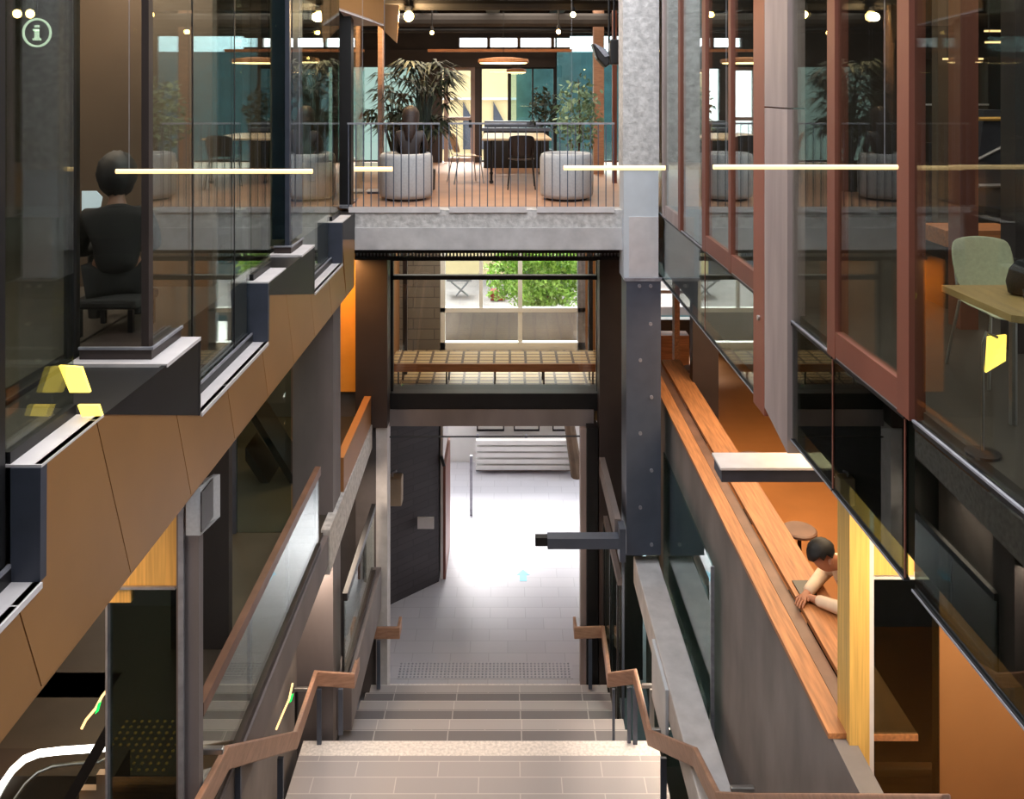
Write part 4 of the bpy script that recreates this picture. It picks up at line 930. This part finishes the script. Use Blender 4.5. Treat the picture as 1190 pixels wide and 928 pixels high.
# pendant lamps
def disc(x, y, z, r, lab):
    t = thing('pendant_lamp', lab, 'lamp', (x, y, z), 'round disc pendant lamps in the lounge')
    MB().lathe([(r*.98, z), (r, z+.015), (r*.98, z+.06), (r*.4, z+.09)], x, y, 36).build('shade', 'timber', t)
    MB().lathe([(r*.9, z-.012), (r*.93, z-.002)], x, y, 36).build('diffuser', 'lamp', t)
    MB().tube([(x, y, z+.09), (x, y, TOP)], .006, 6).build('cord', 'black_metal', t)
disc(X_(585, 14.2), 14.2, Z_(73, 14.2), .42, 'disc pendant lamp in front of the cream doorway')
disc(X_(352, 13.2), 13.2, Z_(72, 13.2), .25, 'mirror image of a disc pendant lamp in the left facade glass')  # mirrored pendant, built as a glowing disc of its own
disc(X_(600, 17.2), 17.2, Z_(84, 17.2), .2, 'small far disc pendant lamp over the workbench')
def spot(px, py, Y, r, m, lab, power=0):
    x, _, z = onY(px, py, Y)
    t = thing('spotlight', lab, 'lamp', (x, Y, z), 'small ceiling spotlights')
    b = MB(); b.lathe([(r*.3, z-r), (r*.8, z-r*.6), (r, z), (r*.8, z+r*.6), (r*.3, z+r)], x, Y, 16); b.build('bulb', m, t, smooth=True)
    MB().tube([(x, Y, z+r), (x, Y, TOP)], .012, 6).build('stem', 'black_metal', t)
    MB().lathe([(r*.9, z+r), (r*.7, z+r+.07)], x, Y, 12).build('housing', 'black_metal', t)
    if power: point('spot_glow', x, Y-.12, z-.02, power, (1, .7, .35), .06)
spot(475, 19, 12.6, .075, 'lamp_hot', 'brightest glowing spotlight beside the lit bronze panel', 110)
spot(666, 17, 12.4, .04, 'lamp_hot', 'spotlight high up left of the concrete column')
spot(649, 37, 13.4, .035, 'lamp_hot', 'spotlight below and left of the one near the concrete column')
spot(502, 38, 13.6, .03, 'lamp_hot', 'tiny spotlight right of the brightest one')
spot(20, 16, 6.2, .03, 'lamp_hot', 'left one of two small spotlights above the reflected information sign')
spot(35, 16, 6.2, .03, 'lamp_hot', 'right one of two small spotlights above the reflected information sign')
spot(935, 17, 7.4, .03, 'lamp_hot', 'small spotlight behind the pale mauve fin')
# speakers
for i, (px, lab, dx) in enumerate(((712, 'black loudspeaker on the left side of the concrete column', -1), (696, 'angled black loudspeaker left of the first loudspeaker', -1))):
    t = thing('loudspeaker', lab, 'loudspeaker', (X_(px, 11.6), 11.6, Z_(76, 11.6)))
    if i == 0: MB().box(X_(708, 11.6), X_(722, 11.6), 11.5, 11.75, Z_(75, 11.6), Z_(46, 11.6)).build('cabinet', 'black_plastic', t, bevel=.02)
    else:
        MB().prism([onY(688, 50, 11.6), onY(704, 58, 11.6), onY(711, 72, 11.6), onY(704, 79, 11.6), onY(694, 68, 11.6)], (0, .25, 0)).build('cabinet', 'black_plastic', t, bevel=.02)
        MB().prism([onY(690, 50, 11.58), onY(704, 57, 11.58), onY(708, 65, 11.58), onY(703, 66, 11.58)], (0, .015, 0)).build('grille', 'steel_light', t)
    MB().tube([(X_(714-i*6, 11.6), 11.62, Z_(50, 11.6)), (X_(714-i*6, 11.6), 11.62, TOP)], .015, 6).build('bracket', 'black_metal', t)
# window reflections of tube lamps, built as glowing tubes on added wires
def lamp_reflection(pa, pb, py, Y, lab):
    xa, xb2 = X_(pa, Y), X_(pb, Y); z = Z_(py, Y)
    t = thing('tube_reflection', lab, 'lamp', ((xa+xb2)/2, Y, z-.02), 'reflected warm tube lamps across the atrium')
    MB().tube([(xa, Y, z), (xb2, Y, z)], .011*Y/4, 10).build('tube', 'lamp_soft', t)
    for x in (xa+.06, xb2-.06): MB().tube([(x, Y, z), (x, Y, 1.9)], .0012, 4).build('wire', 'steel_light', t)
lamp_reflection(135, 363, 199, 4.0, 'reflected long warm tube lamp across the left glass bay')
lamp_reflection(412, 456, 196.5, 6.5, 'reflected short warm tube lamp before the left armchair')
lamp_reflection(655, 773, 195, 6.5, 'reflected warm tube lamp crossing the concrete column')
lamp_reflection(829, 1043, 194, 4.0, 'reflected long warm tube lamp across the right glass wall')
# reflected ceiling light panels, built as glowing plates at the big dark box
def panel_reflection(pts, Y, lab):
    t = tag(MB().prism([onY(p[0], p[1], Y) for p in pts], (0, .02, 0)).build('panel_reflection', 'lamp_yellow'), lab, 'lamp', 'reflected yellow panel lights at the left')
panel_reflection([(68, 425), (94, 427), (104, 456), (81, 456)], 4.08, 'reflection of a yellow ceiling light panel on the front of the big dark box')
panel_reflection([(90, 471), (114, 471), (118, 483), (95, 484)], 4.08, 'reflection of a yellow ceiling light panel below the other one on the big dark box')
# linear lights in the upper right room
for i, (px0, px1, py, Y, lab) in enumerate(((1088, 1131, 69, 7.0, 'left ceiling strip light in the right room'), (1137, 1175, 50, 7.6, 'ceiling strip light above the far right window'), (1137, 1190, 37, 8.6, 'higher ceiling strip light above the far right window'))):
    t = thing('strip_light', lab, 'lamp', (X_(px0, Y), Y-.1, Z_(py, Y)))
    MB().box(X_(px0, Y), X_(px1, Y), Y-.15, Y-.1, Z_(py+1, Y), Z_(py-1, Y)).build('diffuser', 'lamp_soft', t)
    MB().box(X_(px0, Y), X_(px1, Y), Y-.15, Y-.1, Z_(py-1, Y), Z_(py-2.5, Y)).build('housing', 'black_metal', t)
    for x in (X_(px0, Y)+.03, X_(px1, Y)-.03): MB().tube([(x, Y-.12, Z_(py-2, Y)), (x, Y-.12, TOP)], .003, 4).build('wire', 'black_metal', t)

# ================================================================ LOWER LEFT
struct('wall_end', MB().box(-5.5, X_(152, 5.6), 5.6, 5.66, Z_(700, 5.6), -2.42).box(X_(152, 5.6), X_(205, 5.6), 5.6, 5.66, Z_(680, 5.6), -2.42), 'ply')
s = sempty('door_3', (X_(165, 5.6), 5.6, L1))
MB().box(X_(125, 5.6), X_(205, 5.6), 5.62, 5.635, L1, Z_(681, 5.6)).build('glass_pane', 'spandrel', s)
MB().box(X_(124, 5.6), X_(126.5, 5.6), 5.58, 5.65, L1, Z_(700, 5.6)).box(X_(124, 5.6), X_(205, 5.6), 5.58, 5.65, Z_(683, 5.6), Z_(680, 5.6)).build('door_frame', 'steel_light', s)
struct('wall_end', MB().box(X_(125, 6.4), X_(205, 6.4), 7.6, 7.7, L1, -2.42), 'dark_wall')
t = thing('timber_barrier', 'timber barrier with rounded rail low behind the left dark glass door', 'barrier', (X_(165, 5.7), 5.78, L1))
MB().box(X_(126, 5.75), X_(205, 5.75), 5.72, 5.8, Z_(919, 5.75), Z_(907, 5.75)).build('rail', 'timber_x', t, bevel=.02)
MB().box(X_(126, 5.75), X_(205, 5.75), 5.81, 5.87, L1, Z_(919, 5.75)).build('front_board', 'timber_x', t)
t = thing('tactile_strip', 'patch of tactile dots on the dark floor at the lower left', 'tactile paving', (X_(163, 6.5), 6.5, L1))
b = MB()
for i in range(9):
    for j in range(9):
        b.lathe([(.014, L1+.004), (.009, L1+.012)], -2.98+i*.06, 6.25+j*.06, 6)
MB().box(-3.02, -2.46, 6.2, 6.78, L1, L1+.004).build('mat', 'dark_floor', t)
o = b.build('raised_dots', 'ply', t); o['kind'] = 'stuff'
t = thing('escalator', 'escalator with glowing white curved handrail in the bottom left corner', 'escalator', (-3.3, 5.85, L1))
def arc(path, Y): return [onY(p[0], p[1], Y) for p in path]
path = [(-12, 938), (2, 912), (14, 895), (28, 882), (45, 875), (70, 872), (100, 870), (124, 868)]
MB().tube(arc(path, 5.85), .024, 10).build('lit_handrail', 'strip_white', t, smooth=True)
MB().tube(arc([(x+16, y+15) for x, y in path[:-1]]+[(126, 880)], 5.9), .012, 8).build('inner_trim', 'stainless', t, smooth=True)
MB().prism(arc([(x+1, y+5) for x, y in path]+[(124, 1000), (-12, 1000)], 5.88), (0, .012, 0)).build('glass_side', 'tint_glass', t)
MB().box(-4.6, -2.72, 5.95, 6.2, -5.3, -4.75).build('skirt', 'dark_brown', t)
tag(MB().prism([onY(125, 838, 5.7), onY(125, 862, 5.7), onY(84, 935, 5.7), onY(70, 935, 5.7)], (0, .04, 0)).build('slanted_bar', 'black_metal'), 'slanted black bar crossing in front of the glowing escalator handrail', 'bar')
tag(MB().prism([onY(92, 935, 5.8), onY(92, 918, 5.8), onY(112, 918, 5.8), onY(112, 900, 5.8), onY(125, 900, 5.8), onY(125, 935, 5.8)], (0, .05, 0)).build('stepped_kerb', 'beige'), 'small beige stepped kerb left of the dark glass door', 'kerb')
tag(MB().box(X_(18, 7), X_(123, 7), 7, 7.3, L1, Z_(846, 7)).build('floor_box', 'steel'), 'pale grey low casing behind the escalator handrail', 'casing')
for (pts, lab) in (([(95, 846), (100, 836), (111, 823), (119, 808), (125, 801)], 'thin lit line with a green light at the lower left'),
                   ([(245, 847), (254, 832), (262, 815), (268, 797)], 'mirrored thin lit line with a green light behind the left handrail glass'),
                   ([(321, 847), (329, 828), (336, 812), (340, 794)], 'mirrored thin lit line with a green light beside the left stair handrail')):
    Y = {95: 6.6, 245: 7.2, 321: 8.6}[pts[0][0]]  # repeats are mirror images of the escalator light, built as glowing strips
    t = thing('escalator_light', lab, 'light', onY(pts[0][0], pts[0][1], Y), 'thin lit escalator lines with green lights')
    ls = MB().tube(arc(pts, Y), .011, 6).build('lit_strip', 'lamp_soft', t)
    c = pts[len(pts)//2]; p = onY(c[0]+2, c[1]-1, Y-.03)
    MB().prism([(p[0]-.018, p[1], p[2]-.05), (p[0]+.006, p[1], p[2]-.03), (p[0]+.026, p[1], p[2]+.04), (p[0]+.004, p[1], p[2]+.03)], (0, .012, 0)).build('green_light', 'strip_green', ls)

# ================================================================ PEOPLE
def skin_mesh(name, nodes, edges, m, parent=None, root=0, sub=2):
    """nodes: {key: ((x,y,z), radius)}"""
    keys = list(nodes); idx = {k_: i for i, k_ in enumerate(keys)}
    me = bpy.data.meshes.new(name)
    P = [Vector(nodes[k_][0]) for k_ in keys]
    me.from_pydata([tuple(p) for p in P], [(idx[a], idx[b]) for a, b in edges], [])
    me.materials.append(M[m])
    o = bpy.data.objects.new(name, me); C.objects.link(o)
    md = o.modifiers.new('skin', 'SKIN'); md.use_smooth_shade = True; md.use_x_symmetry = False
    for i, k_ in enumerate(keys):
        r = nodes[k_][1]; r = r if isinstance(r, tuple) else (r, r)
        me.skin_vertices[0].data[i].radius = r
    me.skin_vertices[0].data[root].use_root = True
    ss = o.modifiers.new('smooth', 'SUBSURF'); ss.levels = sub; ss.render_levels = sub
    if parent is not None: o.parent = parent
    return o
def person(label, base, rot, lean, scale, skin, shirt, trousers, hair, arms, headpitch=.3, hairlen='short', headyaw=0.):
    """seated person facing +y before rot; base = point under hips at seat height"""
    t = thing('person', label, 'person', base)
    t.rotation_euler = (0, 0, rot); t.scale = (scale,)*3
    L = lean
    def up(y, z):  # torso points lean forward about the hip
        return (y*math.cos(L)+z*math.sin(L), -y*math.sin(L)+z*math.cos(L))
    N = {}; Ed = []
    def nd(k_, x, y, z, r, prev=None):
        N[k_] = ((x, y, z), r)
        if prev: Ed.append((prev, k_))
    nd('pelvis', 0, 0, .1, (.145, .11))
    for k_, z, r in (('waist', .25, (.13, .1)), ('chest', .42, (.15, .105)), ('neckbase', .55, (.075, .06)),):
        yy, zz = up(0, z); nd(k_, 0, yy, zz, r, {'waist': 'pelvis', 'chest': 'waist', 'neckbase': 'chest'}[k_])
    ny, nz = up(.02, .62); nd('neck', 0, ny, nz, .05, 'neckbase')
    hp = L+headpitch; cy_, cz_ = math.sin(hp), math.cos(hp); fy, fz = math.cos(hp), -math.sin(hp)
    def H(u, f, x=0): return (x, ny+cy_*u+fy*f, nz+cz_*u+fz*f)
    N['jaw'] = (H(.05, .03), (.062, .07)); Ed.append(('neck', 'jaw'))
    N['face'] = (H(.12, .03), (.075, .092)); Ed.append(('jaw', 'face'))
    N['brow'] = (H(.18, .015), (.075, .092)); Ed.append(('face', 'brow'))
    N['crown'] = (H(.212, .0), (.035, .045)); Ed.append(('brow', 'crown'))
    # nose
    N['nose'] = (H(.105, .112), .012); Ed.append(('face', 'nose'))
    for s_ in (-1, 1):
        q = 'l' if s_ < 0 else 'r'
        sy, sz = up(0, .5); nd(q+'sh', s_*.18, sy, sz, .058, 'chest')
        el, wr = arms[q]
        N[q+'el'] = (el, .043); Ed.append((q+'sh', q+'el'))
        N[q+'wr'] = (wr, .028); Ed.append((q+'el', q+'wr'))
        d = (Vector(wr)-Vector(el)).normalized(); sd = d.cross(Vector((0, 0, 1))).normalized()
        pm = Vector(wr)+d*.05; N[q+'pa'] = (tuple(pm), (.034, .018)); Ed.append((q+'wr', q+'pa'))
        for fi in range(4):
            off = sd*(fi-1.5)*.02; ln = (.062, .075, .07, .055)[fi]
            a1 = pm+d*.035+off; a2 = a1+d*ln*.5-Vector((0, 0, .008)); a3 = a2+d*ln*.4-Vector((0, 0, .022))
            for n_, p_, pv, r_ in (('a', a1, q+'pa', .0095), ('b', a2, q+'f%da' % fi, .0085), ('c', a3, q+'f%db' % fi, .0075)):
                N[q+'f%d' % fi+n_] = (tuple(p_), r_); Ed.append((pv, q+'f%d' % fi+n_))
        th = pm-d*.01+sd*(.035*s_*-1); N[q+'th'] = (tuple(th), .011); Ed.append((q+'pa', q+'th'))
        N[q+'th2'] = (tuple(th+d*.035+sd*(.012*s_*-1)), .009); Ed.append((q+'th', q+'th2'))
        nd(q+'hip', s_*.1, .06, .08, .085, 'pelvis'); nd(q+'kn', s_*.13, .45, .08, .06, q+'hip')
        nd(q+'an', s_*.13, .42, -.36, .038, q+'kn'); nd(q+'to', s_*.14, .58, -.4, .03, q+'an')
    body = skin_mesh('body', N, Ed, skin, t)
    # clothing: slightly larger shells
    Sn = {}; Se = []
    grow = 1.0
    for k_ in ('waist', 'chest', 'neckbase', 'lsh', 'rsh', 'lel', 'rel', 'lwr', 'rwr'):
        r = N[k_][1]; r = r if isinstance(r, tuple) else (r, r)
        Sn[k_] = (N[k_][0], (r[0]+.016, r[1]+.016))
    Sn['pelvis'] = (N['pelvis'][0], (.16, .125))
    Sn['neckbase'] = (N['neckbase'][0], (.105, .085))
    Sn['neck'] = (tuple(Vector(N['neckbase'][0])*.45+Vector(N['neck'][0])*.55), (.062, .062))
    Se = [('pelvis', 'waist'), ('waist', 'chest'), ('chest', 'neckbase'), ('neckbase', 'neck'), ('chest', 'lsh'), ('chest', 'rsh'), ('lsh', 'lel'), ('rsh', 'rel'), ('lel', 'lwr'), ('rel', 'rwr')]
    skin_mesh('shirt', Sn, Se, shirt, t, root=list(Sn).index('pelvis'))
    Tn = {k_: (N[k_][0], (lambda r: (r[0]+.014, r[1]+.014))(N[k_][1] if isinstance(N[k_][1], tuple) else (N[k_][1],)*2)) for k_ in ('pelvis', 'lhip', 'rhip', 'lkn', 'rkn', 'lan', 'ran')}
    skin_mesh('trousers', Tn, [('pelvis', 'lhip'), ('pelvis', 'rhip'), ('lhip', 'lkn'), ('rhip', 'rkn'), ('lkn', 'lan'), ('rkn', 'ran')], trousers, t)
    # hair cap: half-open ellipsoid with noise
    b = bmesh.new(); bmesh.ops.create_uvsphere(b, u_segments=28, v_segments=18, radius=1)
    rnd = random.Random(4); cen = Vector(H(.165, .005)); ax_u = Vector((0, cy_, cz_)); ax_f = Vector((0, fy, fz)); ax_x = Vector((1, 0, 0))
    big = 1.0 if hairlen == 'short' else (1.4 if hairlen == 'big' else 1.45)
    kill = []
    for v in b.verts:
        c = v.co.copy()
        if c.y > .35 and c.z < .35: kill.append(v); continue
        if hairlen == 'short' and (c.z < -.45 or (c.z < .05 and c.y > -.05)): kill.append(v); continue
        k_ = 1+.03*math.sin(c.x*23+c.z*17)+rnd.uniform(-.02, .02)
        ln = 1
        zz = c.z
        if hairlen == 'long' and zz < 0: zz *= 2.7
        v.co = cen+ax_x*c.x*.093*big*k_+ax_f*c.y*.112*big*k_+ax_u*zz*.115*big*k_
    bmesh.ops.delete(b, geom=kill, context='VERTS')
    me = bpy.data.meshes.new('hair'); b.to_mesh(me); b.free(); me.materials.append(M[hair])
    for p in me.polygons: p.use_smooth = True
    o = bpy.data.objects.new('hair', me); C.objects.link(o); o.parent = t
    md = o.modifiers.new('thickness', 'SOLIDIFY'); md.thickness = .012
    # face details and ears
    def small(name, c, r, m_):
        bb = bmesh.new(); bmesh.ops.create_icosphere(bb, subdivisions=2, radius=1)
        for v in bb.verts: v.co = Vector(c)+Vector((v.co.x*r[0], v.co.y*r[1], v.co.z*r[2]))
        me = bpy.data.meshes.new(name); bb.to_mesh(me); bb.free(); me.materials.append(M[m_])
        for p in me.polygons: p.use_smooth = True
        o = bpy.data.objects.new(name, me); C.objects.link(o); o.parent = t
    for s_ in (-1, 1):
        small('ear', H(.12, .01, s_*.078), (.012, .022, .03), skin)
        small('eye', H(.13, .088, s_*.03), (.011, .008, .006), 'hair')
    small('mouth', H(.065, .082), (.024, .008, .006), 'rust')
    return t
# person at the counter, facing the counter (towards -x)
stool(3.0, 6.94, 'bar stool under the person in the cream shirt')
person('person with short black hair in a cream shirt leaning over the timber counter', (2.97, 6.92, -4.34), math.radians(98), .5, 1.04, 'skin', 'shirt', 'dark_cloth', 'hair',
       {'l': ((-.27, .34, .31), (-.02, .52, .28)), 'r': ((.28, .28, .31), (.06, .55, .28))}, .5)
tag(MB().box(2.36, 2.5, 6.95, 7.15, ZC-.01, ZC+.0).build('notebook', 'black_plastic', bevel=.003), 'small black notebook under the hands of the person at the counter', 'notebook')
# person in the left armchair, seen from behind
person('person with long brown hair sitting in the left tub armchair', (X_(477, 12.05), 12.0, L2+.44), 0, .02, .92, 'skin', 'dark_brown', 'dark_cloth', 'brown_hair',
       {'l': ((-.22, .12, .28), (-.1, .36, .18)), 'r': ((.22, .12, .28), (.1, .36, .18))}, .3, 'long')
# photographer's reflection, built as a dark seated figure behind the nearest glass bay
person('reflection of the photographer as a dark figure seated with back turned behind the nearest left glass', (X_(136, 5.5), 5.5, L2+.25), math.radians(25), .05, .95, 'skin_dark', 'dark_cloth', 'dark_cloth', 'hair',
       {'l': ((-.24, .16, .26), (-.1, .38, .24)), 'r': ((.24, .16, .26), (.1, .38, .24))}, .25, 'big')
t = thing('laptop', 'open laptop with a pale screen in front of the dark seated figure', 'laptop', (X_(95, 5.95), 6.0, Z_(250, 5.95)))
MB().prism([onY(95, 250, 5.95), onY(117, 240, 5.95), onY(119, 229, 5.95), onY(112, 222, 5.95), onY(95, 222, 5.95)], (-.004, .012, 0)).build('screen', 'screen', t)
MB().prism([(X_(94, 5.96), 5.97, Z_(251, 5.95)), (X_(119, 5.96), 5.97, Z_(251, 5.95)), (X_(119, 5.96), 6.2, Z_(251, 5.95)), (X_(94, 5.96), 6.2, Z_(251, 5.95))], (0, 0, -.015)).build('keyboard_base', 'black_plastic', t)
t = thing('side_table', 'small dark table carrying the laptop behind the nearest left glass', 'table', (X_(100, 6.1), 6.1, L2))
zt2 = Z_(251, 5.95)-.015
MB().box(X_(88, 5.95), X_(124, 5.95), 5.93, 6.3, zt2-.03, zt2).build('tabletop', 'dark_brown', t)
MB().tube([(X_(106, 6.1), 6.1, L2), (X_(106, 6.1), 6.1, zt2-.03)], .025, 8).build('pedestal', 'black_metal', t)
t = thing('low_stool', 'dark seat under the dark seated figure', 'stool', (X_(136, 5.5), 5.5, L2))
MB().box(X_(136, 5.5)-.2, X_(136, 5.5)+.2, 5.32, 5.68, L2+.17, L2+.23).build('seat', 'dark_cloth', t, bevel=.02)
for dx in (-.16, .16):
    for dy in (-.16, .16): MB().box(X_(136, 5.5)+dx-.015, X_(136, 5.5)+dx+.015, 5.5+dy-.015, 5.5+dy+.015, L2, L2+.17).build('leg', 'black_metal', t)
